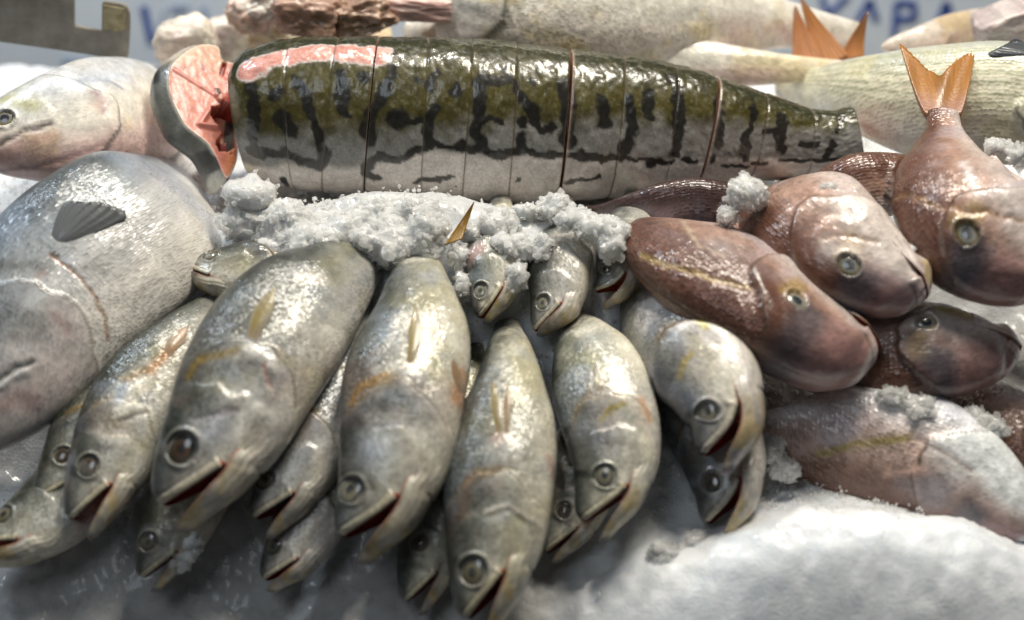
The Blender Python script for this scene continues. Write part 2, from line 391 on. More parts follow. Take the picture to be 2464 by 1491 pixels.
def fish(sp, pts, Hpx, dors, label, roll=0, gape=22, eye=None, eyecol='gold', cut=None, rows=200, cols=112,
         colf=None, pec=None, pelvic=None, name='whole_fish', seed=0, group=None, mat=None, wid=1.0, tail=None,
         u0=0.0, mouth=True, eyes=True, eye_r=1.0, tint=None, base=None, L=None, stretch=1.0, cat='fish', bulge=0.0, marks=(), taper=0.0, oph=.045):
    S = dict(SP[sp]); rs = seed * 13 + 1
    W3 = [P3(*p) for p in pts]
    if taper:
        T0, B0 = S['T'], S['B']; tf_ = lambda u: 1 - taper * sstep(.7, 1.2, u) * (1 - sstep(1.6, 2.2, u))
        S['T'] = lambda u: T0(u) * tf_(u); S['B'] = lambda u: B0(u) * tf_(u)
    mid = W3[min(1, len(W3) - 1)]; H = Hpx * mpp(mid)
    spn = Spine(W3, dors, roll)
    Lc = L or S['L']
    uu = np.concatenate([np.linspace(0, 1, int(rows * .58), endpoint=False) ** 1.25 * min(1.4, Lc * .6), np.linspace(min(1.4, Lc * .6), Lc, rows - int(rows * .58))])
    uu = uu[uu >= u0] if u0 > 0 else uu
    th = np.linspace(0, 2 * math.pi, cols, endpoint=False)
    U, TH = np.meshgrid(uu, th, indexing='ij')
    ct, st = np.cos(TH), np.sin(TH)
    Tt, Bb, Ww = S['T'](U), S['B'](U), S['W'](U) * wid
    cen = (Tt + Bb) / 2 + .02
    uj, vj, vt = S['uj'], S['vj'], S['tip']
    Mline = vt + (vj - vt) * np.clip(U / uj, 0, 1) ** .9
    if mouth:
        k = sstep(uj - .01, uj + .11, U)
        c = Mline * (1 - k) + cen * k
        hb = (-.55 * (Tt - Mline)) * (1 - sstep(uj - .06, uj + .02, U)) + (cen - Bb) * sstep(uj - .02, uj + .11, U)
    else:
        c, hb = cen, cen - Bb
    def vw(dx=0):
        v = c + np.where(ct >= 0, (Tt - c) * np.abs(ct), -hb * np.abs(ct))
        ww = Ww * np.sign(st) * np.abs(st) ** .86 * (1 + dx)
        return v, ww
    v, ww = vw()
    def world(u, v, w_):
        Pq, T, D, Nn = spn.at(u * H * stretch); return Pq + (v[..., None] * D + w_[..., None] * Nn) * H
    X = world(U, v, ww); sgn = -1 if spn.flip else 1
    NV = gridnormals(X) ; 
    outc = (NV * (X - X.mean(1, keepdims=True))).sum(-1).mean()
    if outc < 0: NV = -NV
    if eye is not None and eyes:
        i, j = lookup(X, NV, *eye); eu, ev = U[i, j], v[i, j]; S['eye'] = (eu, ev)
    else: eu, ev = S['eye']
    S['eyeon'] = 1.0 if eyes else 0.0
    er = S['er'] * eye_r
    # surface relief: gill cover, cheek plate, lip strip, eye rim, belly folds
    uo, up = opcurve(S, v, 'op'), opcurve(S, v, 'pre')
    wob = fbm(np.stack([v * 6 + seed, np.sign(st) * 2 + 0 * v, U * 1.5], -1), 3, rs + 21) - .5
    uo = uo + .16 * wob; up = up + .22 * wob
    x = U - uo; y = U - up
    sidew = np.abs(st) ** .5
    d = oph * sstep(-.32, -.02, x) * sstep(.022, -.004, x) * sidew
    d += (.004 + .006 * (seed % 3)) * sstep(-.2, -.01, y) * sstep(.04, -.015, y) * sidew * sstep(.5, .1, np.abs(v))
    dl = v - Mline
    if mouth:
        strip = sstep(.0, .02, dl + .005) * sstep(.07, .05, dl - .02 * U / uj) * sstep(uj + .06, uj + .01, U) * (ct > -.01)
        d += .014 * strip
    re = np.hypot(U - eu, v - ev) / er + (0 if eyes else 50)
    d += np.where(re < 1.02, -.030 * sstep(1.05, .9, re), .016 * np.exp(-((re - 1.15) / .16) ** 2)) * (np.abs(st) > .1)
    d += .020 * (fbm(np.stack([U * 4 + seed, v * 7, np.sign(st) * 3 + U * 0], -1), 3, rs) - .5) * sidew
    d += .006 * (fbm(np.stack([U * 14 + seed, v * 18, np.sign(st) * 3 + U * 0], -1), 3, rs + 9) - .5) * sidew * (U < 1.2)
    mk_ = []
    for mpts, rpx, mcol, mst, *mrel in marks:
        q_ = []
        for a_ in mpts:
            i_, j_ = lookup(X, NV, *a_); q_.append((U[i_, j_] * stretch, v[i_, j_])); sd_ = np.sign(st[i_, j_])
        Um = U * stretch + .03 * (fbm(np.stack([U * 18 + seed, v * 18, 0 * v], -1), 2, rs + 31) - .5); Vm = v + .03 * (fbm(np.stack([U * 18 + seed, v * 18, 0 * v + 5], -1), 2, rs + 32) - .5)
        dm = np.full(U.shape, 9.)
        if len(q_) == 1: dm = np.hypot(Um - q_[0][0], Vm - q_[0][1])
        for a_, b_ in zip(q_[:-1], q_[1:]): dm = np.minimum(dm, segdist(Um, Vm, a_, b_, 1.0))
        mm_ = np.exp(-(dm / (rpx / Hpx)) ** 2) * (np.sign(st) == sd_)
        mk_.append((mm_, mcol, mst))
        if mrel: d += mrel[0] * mm_
    if bulge: d += bulge * np.exp(-((U - 1.6) / .5) ** 2) * sstep(.2, -.4, v)
    ww = ww + d * np.sign(st)
    X = world(U, v, ww)
    NV = gridnormals(X)
    if (NV * (X - X.mean(1, keepdims=True))).sum(-1).mean() < 0: NV = -NV; fl = True
    else: fl = False
    r = np.clip((v - Bb) / (Tt - Bb + 1e-6), 0, 1)
    Pn = np.stack([U * H * 1, v * H, np.sign(st) * .3 * H + 0 * U], -1) + seed * .37
    C = (COLF[colf or sp])(U, v, r, S, uo, Pn, rs)
    sclv = np.ones_like(U) * sstep(.15, .6, U) * .75 + .25
    sclv = np.where((x < 0) & (U < 1.3), sclv * .45, sclv)
    # eye rim pigment, lip, groove, mouth lining
    C = mix(C, (.12, .11, .09), .7 * np.exp(-((re - 1.04) / .10) ** 2) * (re < 1.6)); C = mix(C, (.55, .53, .46), .25 * np.exp(-((re - 1.32) / .1) ** 2))
    if mouth:
        C = mix(C, (.50, .44, .29) if sp != 'porgy' else (.55, .42, .40), .6 * strip)
        C = mix(C, (.10, .08, .06), .75 * np.exp(-((dl - .095) / .010) ** 2) * sstep(uj + .08, uj, U) * (ct > 0))
        inside = (ct < -.03) & (U < uj + .03)
        C[inside] = np.array((.30, .06, .03)) ; sclv[inside] = .05
        sclv = sclv * (1 - .8 * strip)
    C = mix(C, (.05, .045, .04), .75 * np.exp(-(x / .013) ** 2) * (np.abs(v) < .42) * (x > -.01))
    if tint is not None: C = C * np.array(tint)
    for mm_, mcol, mst in mk_: C = mix(C, mcol, mst * mm_)
    per = 2 * math.pi * np.sqrt((((Tt - Bb) / 2) ** 2 + Ww ** 2) / 2)
    UV = np.stack([U * H, TH / (2 * math.pi) * per * H], -1)
    nr = len(uu)
    loc = np.array(W3[min(1, len(W3)-1)]) if base is None else base
    root = thing(name, label, cat, loc, group)
    F = gridfaces(nr, cols, True, fl)
    m = M[mat or S['mat']]
    # caps
    V = X.reshape(-1, 3); CC = C.reshape(-1, 3)
    cap0, cap1 = X[0].mean(0), X[-1].mean(0)
    Vall = np.concatenate([V, cap0[None], cap1[None]]); CA = np.concatenate([CC, C[0].mean(0)[None], C[-1].mean(0)[None]])
    SA = np.concatenate([sclv.ravel(), [0, 0]]); UA = np.concatenate([UV.reshape(-1, 2), UV[0].mean(0)[None], UV[-1].mean(0)[None]])
    jj = np.arange(cols); j2 = (jj + 1) % cols
    nV = nr * cols
    t0 = np.stack([np.full(cols, nV), j2, jj, jj], -1); t1 = np.stack([np.full(cols, nV + 1), (nr-1)*cols + jj, (nr-1)*cols + j2, (nr-1)*cols + j2], -1)
    Fl = F.tolist() + [a[:3] for a in (t0[:, ::-1] if fl else t0).tolist()] if False else F.tolist()
    for a, b2 in zip(jj.tolist(), j2.tolist()):
        Fl.append([nV, a, b2] if fl else [nV, b2, a]); Fl.append([nV + 1, (nr-1)*cols + b2, (nr-1)*cols + a] if fl else [nV + 1, (nr-1)*cols + a, (nr-1)*cols + b2])
    body = mk('body', Vall, Fl, m, root, CA, UA, SA)
    # lower jaw
    if mouth:
        q = np.linspace(0, 1, 46) ** 1.15; nq = 46; nc2 = 64
        t2 = np.linspace(0, 2 * math.pi, nc2, endpoint=False)
        Q, T2 = np.meshgrid(q, t2, indexing='ij')
        back = .28
        ju = -S['jl'] + Q * (uj + back + S['jl'])
        jt = np.where(ju < uj, vt - .012 + (vj - vt) * np.clip(ju, -1, uj) / uj, vj - (ju - uj) * .25 - .012)
        jdep = (.105 + .105 * sstep(-S['jl'], uj * .75, ju)) * (1.0 if sp == 'croaker' else .8)
        jb = np.where(ju < uj, jt - jdep, 0); kk_ = sstep(uj - .02, uj + .14, ju)
        jb = (jt - jdep) * (1 - kk_) + np.minimum(S['B'](np.maximum(ju, 0)) + .004, jt - .05) * kk_
        jw = S['W'](np.maximum(ju + S['jl'] * .6, 0)) * wid * (.965 - .18 * sstep(uj + .06, uj + .22, ju)) * sstep(-.02, .10, Q) ** .5
        c2, s2 = np.cos(T2), np.sin(T2)
        jv = jt + np.where(c2 >= 0, -.45 * (jt - jb) * np.abs(c2) * sstep(1, .7, Q), -(jt - jb) * np.abs(c2))
        jww = jw * np.sign(s2) * np.abs(s2) ** .85
        jww += np.sign(s2) * .016 * np.exp(-((jt - jv) / .03) ** 2) * sstep(0, .1, Q) * sstep(.55, .40, Q) * (np.abs(s2) > .4)
        jww += np.sign(s2) * .006 * np.sin((jt - jv) * 120) * sstep(.3, .6, Q) * (np.abs(s2) > .3)
        a = math.radians(gape); p0 = (uj + .03, vj - .02)
        du, dv = ju - p0[0], jv - p0[1]
        k2 = sstep(uj + .22, uj - .04, ju)
        ca, sa = np.cos(a * k2), np.sin(a * k2)
        Ju = p0[0] + du * ca + dv * sa * -1 * -1; Jv = p0[1] + dv * ca + du * sa
        Ju = p0[0] + du * ca - dv * sa
        XJ = world(Ju, Jv, jww)
        NJ = gridnormals(XJ)
        flj = (NJ * (XJ - XJ.mean(1, keepdims=True))).sum(-1).mean() < 0
        n = fbm(np.stack([ju * 6, jv * 8, s2], -1), 3, rs + 4)
        CJ = mix((.60, .54, .43), (.34, .32, .29), sstep(.35, .62, n))
        if sp == 'porgy': CJ = mix((.62, .54, .51), (.50, .40, .38), n)
        CJ = mix(CJ, (.52, .38, .12), .6 * sstep(.5, .62, fbm(np.stack([ju * 4, jv * 12, s2 + 4], -1), 3, rs + 8)))
        if sp == 'croaker': CJ = mix(CJ, (.10, .11, .13), .8 * sstep(.09, .02, Q))
        CJ = mix(CJ, (.16, .13, .10), .5 * np.exp(-((np.sin((jt - jv) * 60)) / .25) ** 2) * sstep(.35, .6, Q))
        rj = np.clip((jv - S['B'](np.maximum(ju, 0))) / (S['T'](np.maximum(ju, 0)) - S['B'](np.maximum(ju, 0))), 0, 1)
        CB = (COLF[colf or sp])(np.maximum(ju, 0), jv, rj, S, opcurve(S, jv, 'op'), np.stack([ju * H, jv * H, np.sign(s2) * .3 * H], -1) + seed * .37, rs)
        CJ = mix(CJ, CB, sstep(.38, .72, Q + .25 * (n - .5)))
        ins = (c2 > .06) & (Q < .9)
        CJ[ins] = (.34, .08, .045)
        if tint is not None: CJ = CJ * np.array(tint)
        FJ = gridfaces(nq, nc2, True, flj).tolist()
        VJ = np.concatenate([XJ.reshape(-1, 3), XJ[0].mean(0)[None]])
        for a_ in range(nc2):
            b_ = (a_ + 1) % nc2; FJ.append([nq * nc2, a_, b_] if flj else [nq * nc2, b_, a_])
        CJa = np.concatenate([CJ.reshape(-1, 3), CJ[0].mean(0)[None]])
        UVJ = np.concatenate([np.stack([ju * H, T2 * .15 * H], -1).reshape(-1, 2), [[0, 0]]])
        mk('lower_jaw', VJ, FJ, m, root, CJa, UVJ, np.full(len(VJ), .12))
    # eyes
    if eyes:
        for side in (1, -1):
            ii = int(np.argmin(np.abs(uu - eu)))
            sel = (st[ii] * side > .05)
            jx = np.where(sel)[0][int(np.argmin(np.abs(v[ii][sel] - ev)))]
            p = X[ii, jx]; nn = NV[ii, jx]
            P_, T_, D_, N_ = [a[0] for a in spn.at(np.array([eu * H]))]
            nn = unit(.75 * nn + .45 * N_ * side)
            e1 = unit(T_ - nn * np.dot(T_, nn)); e2 = np.cross(nn, e1)
            R = er * H
            rr = np.linspace(0, 1.08, 28); na = 40
            an = np.linspace(0, 2 * math.pi, na, endpoint=False)
            hh = .36 * np.sqrt(np.clip(1 - (rr / 1.1) ** 2, 0, 1)) - .06
            VE = p + (R * rr[:, None, None]) * (1.12 * np.cos(an)[None, :, None] * e1 + .90 * np.sin(an)[None, :, None] * e2) + (R * hh)[:, None, None] * nn
            pal = dict(gold=[(.02, .02, .02), (.13, .11, .055), (.12, .11, .07), (.045, .042, .035), (.26, .25, .20)],
                       clear=[(.03, .034, .04), (.20, .18, .11), (.16, .155, .12), (.05, .05, .042), (.32, .31, .26)],
                       brown=[(.022, .018, .014), (.06, .030, .014), (.055, .042, .026), (.035, .03, .024), (.20, .19, .16)],
                       porgy=[(.010, .013, .022), (.20, .20, .17), (.22, .17, .05), (.14, .09, .025), (.18, .11, .08)])[eyecol]
            CE = np.zeros((len(rr), na, 3))
            for a_, q_ in enumerate(rr):
                qq = q_ * 1.08 if eyecol != 'porgy' else q_ * .68
                c_ = pal[0] if qq < .37 else pal[1] if qq < .56 else pal[2] if qq < .80 else pal[3] if qq < .93 else pal[4]
                CE[a_] = c_
            ro_ = np.random.default_rng(rs); ox, oy = ro_.uniform(-.13, .13, 2)
            RR = np.hypot(rr[:, None] * np.cos(an) - ox * (1 - rr[:, None]), rr[:, None] * np.sin(an) - oy * (1 - rr[:, None])) * (1.08 if eyecol != 'porgy' else .68)
            RR = RR + .10 * (fbm(VE * 260, 3, rs + 2) - .5)
            for lo, hi, c_ in ((-1, .35, pal[0]), (.35, .56, pal[1]), (.56, .80, pal[2]), (.80, .95, pal[3]), (.95, 9, pal[4])): CE[(RR >= lo) & (RR < hi)] = c_
            CE = mix(CE, (.24, .24, .22), ro_.uniform(.1, .45) * sstep(.35, .7, fbm(VE * 130 + 3, 3, rs + 5)))
            CE *= (.75 + .5 * fbm(VE * 500, 2, rs))[..., None]
            fe = gridfaces(len(rr), na, True, True)
            nE = np.cross(VE[2, 1] - VE[2, 0], VE[3, 0] - VE[2, 0])
            fe = gridfaces(len(rr), na, True, np.dot(nE, nn) < 0)
            eo = mk('eye', VE, fe, M['eye'], root, CE)
    # paired fins lying along the body
    def lay_fin(nm, bu, bv, tu, tv, wdt, colr, lift=.02, side=1, fan=False):
        na, nb = 18, 25
        A, Bq = np.meshgrid(np.linspace(0, 1, na), np.linspace(-1, 1, nb), indexing='ij')
        L_ = math.hypot(tu - bu, tv - bv); dx, dy = (tu - bu) / L_, (tv - bv) / L_
        wprof = wdt * ((.16 + 1.0 * A) if fan else (.45 + .6 * A)) * np.sqrt(np.clip(1.02 - A ** 5, 0, 1)) ** (.25 if fan else 1)
        if fan: Bq = Bq * 1.0
        Lr = L_ * A * ((1 - .42 * (Bq * .5 + .5)) if fan else (1 - .34 * Bq ** 2 * A) - .03 * vnoise(np.stack([Bq * 7 + seed, A * 0, A * 0], -1)) * A)
        if fan: lift = lift * (1 + .5 * np.sin(Bq * 19) * .25)
        fu = bu + dx * Lr - dy * wprof * Bq; fv = bv + dy * Lr + dx * wprof * Bq
        Tq, Bq2, Wq = S['T'](fu), S['B'](fu), S['W'](fu) * wid
        cc = (Tq + Bq2) / 2 + .02
        nv = np.clip(np.where(fv > cc, (fv - cc) / (Tq - cc), (cc - fv) / (cc - Bq2)), 0, .999)
        fw = Wq * np.sqrt(1 - nv ** 2) ** .86 + .014 * (1 - Bq ** 2) * sstep(0, .3, A) * (1 - .5 * A ** 3) - .002 + lift * A * A * (1 - .5 * Bq ** 2) + .0025 * np.sin(Bq * math.pi * 11.5) * (.3 + A)
        top = world(fu, fv, side * fw); bot = world(fu, fv, side * (fw - .012))
        nF = na * nb
        Vf = np.concatenate([top.reshape(-1, 3), bot.reshape(-1, 3)])
        f1 = gridfaces(na, nb, False); f2 = gridfaces(na, nb, False, True) + nF
        ring = [i * nb for i in range(na)] + [(na-1) * nb + j for j in range(1, nb)] + [i * nb + nb - 1 for i in range(na-2, -1, -1)] + list(range(nb-2, 0, -1))
        f3 = [[ring[k], ring[(k+1) % len(ring)], ring[(k+1) % len(ring)] + nF, ring[k] + nF] for k in range(len(ring))]
        stripe = .5 + .5 * np.sin(Bq * math.pi * 11.5)
        Cf = mix(np.array(colr) * .85, np.array(colr) * 1.25, stripe * .6 + .25 * fbm(np.stack([A * 4, Bq * 3, A * 0], -1), 2, rs))
        Cf = mix(Cf, (.36, .34, .29), .45 * sstep(.35, .7, fbm(np.stack([A * 2.5, Bq * 2.2, A * 0 + 5], -1), 3, rs + 2)) if max(colr) > .2 else .0 * A); Cf = mix(Cf, (.42, .30, .24), .5 * sstep(.3, .0, A) * (max(colr) > .2))
        if max(colr) > .2: Cf = mix(Cf, (.42, .405, .37), .55 * sstep(.45, 1.0, np.abs(Bq)) * sstep(1.0, .6, A))
        mk(nm, Vf, f1.tolist() + f2.tolist() + f3, M['fin'], root, np.concatenate([Cf.reshape(-1, 3)] * 2))
    if pec is not None:
        (bx, by), (tx, ty), wpx, colr = pec[:4]
        i1, j1 = lookup(X, NV, bx, by); i2, j2_ = lookup(X, NV, tx, ty)
        lay_fin('pectoral_fin', U[i1, j1], v[i1, j1], U[i2, j2_], v[i2, j2_], wpx / Hpx, colr, pec[4] if len(pec) > 4 else .015, 1 if st[i1, j1] > 0 else -1, len(pec) > 5)
    if pelvic is not None:
        (bx, by), (tx, ty), wpx, colr = pelvic[:4]
        i1, j1 = lookup(X, NV, bx, by); i2, j2_ = lookup(X, NV, tx, ty)
        lay_fin('pelvic_fin', U[i1, j1], v[i1, j1], U[i2, j2_], v[i2, j2_], wpx / Hpx, colr, .03, 1 if st[i1, j1] > 0 else -1)
    if tail is not None:      # forked tail: (length, spread, colour) in body depths
        tl, tspr, colr = tail
        na, nb = 20, 41
        A, Bq = np.meshgrid(np.linspace(0, 1, na), np.linspace(-1, 1, nb), indexing='ij')
        ext = tl * (.55 + .45 * np.abs(Bq) ** 1.1) * (1 - .04 * vnoise(np.stack([Bq * 12, A * 0, A * 0], -1)))
        fu = Lc - .05 + A * ext; fv = Bq * (.115 + (tspr - .115) * (A * ext / tl) ** .75)
        tk = .022 * (1 - A) + .004
        wv = .02 * np.sin(Bq * 5 + A * 3) * A + .006 * np.sin(Bq * 60) * A
        top = world(fu, fv, wv + tk); bot = world(fu, fv, wv - tk); nF = na * nb
        f1 = gridfaces(na, nb, False); f2 = gridfaces(na, nb, False, True) + nF
        ring = [i * nb for i in range(na)] + [(na-1) * nb + j for j in range(1, nb)] + [i * nb + nb - 1 for i in range(na-2, -1, -1)] + list(range(nb-2, 0, -1))
        f3 = [[ring[k], ring[(k+1) % len(ring)], ring[(k+1) % len(ring)] + nF, ring[k] + nF] for k in range(len(ring))]
        n = fbm(np.stack([A * 3, Bq * 16, A * 0], -1), 3, rs)
        Cf = mix(np.array(colr) * .6, np.array(colr) * 1.2, n)
        Cf = mix(Cf, (.36, .17, .14), .6 * sstep(.5, .1, A)); Cf = mix(Cf, np.array(colr) * .5, .6 * sstep(.3, .0, np.abs(Bq)))
        mk('tail_fin', np.concatenate([top.reshape(-1, 3), bot.reshape(-1, 3)]), f1.tolist() + f2.tolist() + f3, M['fin'], root, np.concatenate([Cf.reshape(-1, 3)] * 2))
    root['_h'] = H; del root['_h']
    return root

# ------------------------------------------------------------------ the setting: ice slope, board behind
MOUNDS = []
def mound(px, py, hh, rx, ry): c = P3(px, py, hh); MOUNDS.append((c[0], c[1], hh, rx, ry))
mound(800, 560, .030, .14, .05); mound(1010, 570, .028, .08, .06); mound(640, 600, .02, .08, .05)
mound(1250, 600, .035, .12, .05); mound(1420, 560, .03, .07, .05)
mound(1750, 1450, .040, .15, .055); mound(2050, 1430, .045, .16, .07); mound(2330, 1460, .045, .16, .07); mound(1950, 1260, .010, .06, .04)
mound(1650, 620, -.03, .12, .06); mound(2150, 850, -.08, .18, .08); mound(110, 1120, -.09, .10, .07); mound(900, 1330, -.012, .2, .05); mound(300, 1400, -.02, .2, .05)
def bedz(x, y):
    z = bedf(y)
    for cx, cy, hh, rx, ry in MOUNDS: z = z + hh * np.exp(-(((x - cx) / rx) ** 2 + ((y - cy) / ry) ** 2))
    return z
gx, gy = np.meshgrid(np.linspace(-.85, .85, 560), np.linspace(-.46, .53, 380), indexing='ij')
gp = np.stack([gx, gy, gx * 0], -1)
gz = bedz(gx, gy) + .016 * (fbm(gp * 22, 5, 3) - .5) + .005 * (fbm(gp * 110, 3, 8) - .5) + .0022 * (fbm(gp * 420, 2, 12) - .5)
edge = np.maximum.reduce([np.abs(gx) - .80, gy - .49, -gy - .42])
gz = gz - np.where(edge > 0, edge * 3.0, 0)
pq = proj(np.stack([gx, gy, gz], -1))
nzb = fbm(gp * 16, 4, 31); slush_shade = sstep(1560, 1180, pq[..., 0] + (nzb - .5) * 500 + np.clip(1400 - pq[..., 1], 0, 400) * .6) * sstep(760, 1000, pq[..., 1])  # greyer ice at the front left: wet tone plus shade painted into the bed
slush_shade = np.maximum(slush_shade, sstep(410, 440, pq[..., 1]) * sstep(560, 520, pq[..., 1]) * sstep(480, 520, pq[..., 0]) * sstep(1450, 1380, pq[..., 0]) * sstep(.25, .5, nzb))  # dark gap behind the ice heap, painted as greyer ice
slush_shade = np.maximum(slush_shade, sstep(440, 470, pq[..., 1]) * sstep(700, 640, pq[..., 1]) * sstep(1350, 1420, pq[..., 0]) * sstep(1900, 1800, pq[..., 0]))  # shade below the trunk, painted into the bed colour
slush_shade = np.maximum(slush_shade, sstep(620, 700, pq[..., 1]) * sstep(1150, 950, pq[..., 1]) * sstep(1500, 1700, pq[..., 0]))
Cb = mix(np.array((.84, .87, .90)), mix((.36, .35, .33), (.60, .59, .57), fbm(gp * 60, 4, 33)), slush_shade * .78)  # mask mixes grey into the ice colour as painted shade
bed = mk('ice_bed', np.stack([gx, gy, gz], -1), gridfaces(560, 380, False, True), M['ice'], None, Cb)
bed['kind'] = 'structure'

# loose crushed ice on the slope
rng = np.random.default_rng(5)
def grain_proto(k):
    r = np.random.default_rng(k); bm = bmesh.new()
    for _ in range(11): bm.verts.new((unit(r.normal(size=3)) * r.uniform(.8, 1.0) * np.array([1, .82, .6]) * .72).tolist())
    res = bmesh.ops.convex_hull(bm, input=bm.verts)
    bmesh.ops.delete(bm, geom=[v_ for v_ in bm.verts if not v_.link_faces], context='VERTS')
    bm.verts.index_update(); V = np.array([v_.co[:] for v_ in bm.verts]); F = np.array([[v_.index for v_ in f.verts] for f in bm.faces if len(f.verts) == 3]); bm.free()
    return V, F
PROTO = [grain_proto(k) for k in range(8)]
def grains(points, sizes, rg):
    Vs, Fs, n = [], [], 0
    Q = rg.normal(size=(len(points), 4)); Q /= np.linalg.norm(Q, axis=1)[:, None]
    kk = rg.integers(0, len(PROTO), len(points))
    for k in range(len(PROTO)):
        idx = np.where(kk == k)[0]
        if not len(idx): continue
        V, F = PROTO[k]; a, b, c, d = Q[idx].T
        R = np.stack([np.stack([1-2*(c*c+d*d), 2*(b*c-a*d), 2*(b*d+a*c)], -1), np.stack([2*(b*c+a*d), 1-2*(b*b+d*d), 2*(c*d-a*b)], -1), np.stack([2*(b*d-a*c), 2*(c*d+a*b), 1-2*(b*b+c*c)], -1)], 1)
        VV = np.einsum('nij,vj->nvi', R, V) * sizes[idx][:, None, None] + points[idx][:, None, :]
        FF = F[None] + (np.arange(len(idx)) * len(V))[:, None, None] + n
        Vs.append(VV.reshape(-1, 3)); Fs.append(FF.reshape(-1, 3)); n += len(idx) * len(V)
    return np.concatenate(Vs), np.concatenate(Fs)
gx_ = rng.uniform(-.62, .62, 26000); gy_ = rng.uniform(-.33, .30, 26000)
keep = fbm(np.stack([gx_ * 9, gy_ * 9, gx_ * 0], -1), 3, 2) > rng.uniform(.30, .72, 26000)
# the smooth bank at the lower right and the front keep fewer loose pieces
pr = proj(np.stack([gx_, gy_, bedz(gx_, gy_)], -1))
keep &= ~((pr[:, 1] > 1240) & (rng.uniform(size=26000) > .03))
gx_, gy_ = gx_[keep], gy_[keep]
pts_ = np.stack([gx_, gy_, bedz(gx_, gy_) + rng.uniform(-.001, .006, len(gx_))], -1)
sz_ = rng.uniform(.0016, .0046, len(gx_)) * np.where(proj(pts_)[:, 1] > 1150, .7, 1)
V_, F_ = grains(pts_, sz_, rng)
o = mk('crushed_ice', V_, F_, M['grain'], smooth=False); tag(o, 'loose crushed ice strewn over the sloping ice bed', 'ice'); o['kind'] = 'stuff'

# white board with blue lettering behind the stall
def flat_mat(name, c1, c2, rough=.5, scale=6, metal=0.0):
    m, nt, b = newmat(name); L = nt.links.new
    tc = N(nt, "ShaderNodeTexCoord"); nz = N(nt, "ShaderNodeTexNoise"); nz.inputs["Scale"].default_value = scale; nz.inputs["Detail"].default_value = 6; nz.inputs["Roughness"].default_value = .65
    L(tc.outputs["Object"], nz.inputs[0])
    cr = N(nt, "ShaderNodeValToRGB"); cr.color_ramp.elements[0].position = .35; cr.color_ramp.elements[1].position = .65
    cr.color_ramp.elements[0].color = (*c1, 1); cr.color_ramp.elements[1].color = (*c2, 1); L(nz.outputs[0], cr.inputs[0]); L(cr.outputs[0], b.inputs[0])
    b.inputs["Roughness"].default_value = rough; b.inputs["Metallic"].default_value = metal
    bp = N(nt, "ShaderNodeBump"); bp.inputs["Strength"].default_value = .2; bp.inputs["Distance"].default_value = .002; L(nz.outputs[0], bp.inputs["Height"]); L(bp.outputs[0], b.inputs["Normal"])
    return m
M['board'] = flat_mat('white_board', (.66, .74, .84), (.78, .84, .90), .45, 5)
M['blue'] = flat_mat('blue_paint', (.03, .07, .30), (.06, .12, .42), .5, 30)
M['paleblue'] = flat_mat('faded_blue_paint', (.30, .38, .55), (.40, .48, .62), .5, 30)
BY = 1.0
def box(V0, V1):
    x0, y0, z0 = V0; x1, y1, z1 = V1
    V = [(x0,y0,z0),(x1,y0,z0),(x1,y1,z0),(x0,y1,z0),(x0,y0,z1),(x1,y0,z1),(x1,y1,z1),(x0,y1,z1)]
    F = [[0,3,2,1],[4,5,6,7],[0,1,5,4],[1,2,6,5],[2,3,7,6],[3,0,4,7]]
    return np.array(V, float), F
bt = thing('signboard', 'white board with blurred blue lettering standing behind the fish', 'sign', (0, BY, -.35))
V, F = box((-1.6, BY, -.35), (1.6, BY + .02, .46)); mk('board_panel', V, F, M['board'], bt, smooth=False)
def bpt(px, py):
    d = raydir(px, py); t = (BY - CAM[1]) / d[1]; return CAM + t * d
def stroke(pts, wpx, mat, nm='letter_stroke'):
    q = [bpt(*p) for p in pts]; V, F = [], []
    wm = wpx * mpp(q[0]) / 2
    for a, b in zip(q[:-1], q[1:]):
        d = unit(b - a); n = np.array([-d[2], 0, d[0]]) * wm; k = len(V)
        for yy in (-.0025, -.0002):
            for p, s in ((a, 1), (a, -1), (b, -1), (b, 1)):
                V.append([p[0] + n[0] * s, BY + yy, p[2] + n[2] * s])
        F += [[k, k+1, k+2, k+3], [k+4, k+7, k+6, k+5], [k, k+4, k+5, k+1], [k+1, k+5, k+6, k+2], [k+2, k+6, k+7, k+3], [k+3, k+7, k+4, k]]
    return mk(nm, V, F, mat, bt, smooth=False)
stroke([(346, 14), (366, 104)], 17, M['blue'], 'letter_v'); stroke([(372, 100), (398, 20)], 6, M['paleblue'], 'letter_v')
stroke([(410, 20), (455, 16)], 14, M['paleblue'], 'letter_t'); stroke([(432, 20), (436, 70)], 10, M['paleblue'], 'letter_t')
stroke([(490, 15), (505, 75)], 15, M['paleblue'], 'letter_i')
stroke([(150, 145), (215, 150)], 14, M['paleblue'], 'letter_mark')
stroke([(1975, -8), (1992, 34), (2040, -10)], 13, M['blue'], 'letter_v')
stroke([(2062, 50), (2092, -2), (2108, 50)], 14, M['blue'], 'letter_a')
stroke([(2150, 90), (2156, 6), (2198, 8), (2200, 44), (2160, 46)], 15, M['blue'], 'letter_p')
stroke([(2250, 72), (2276, 4), (2292, 66)], 16, M['blue'], 'letter_a'); stroke([(2258, 50), (2288, 50)], 10, M['blue'], 'letter_a')

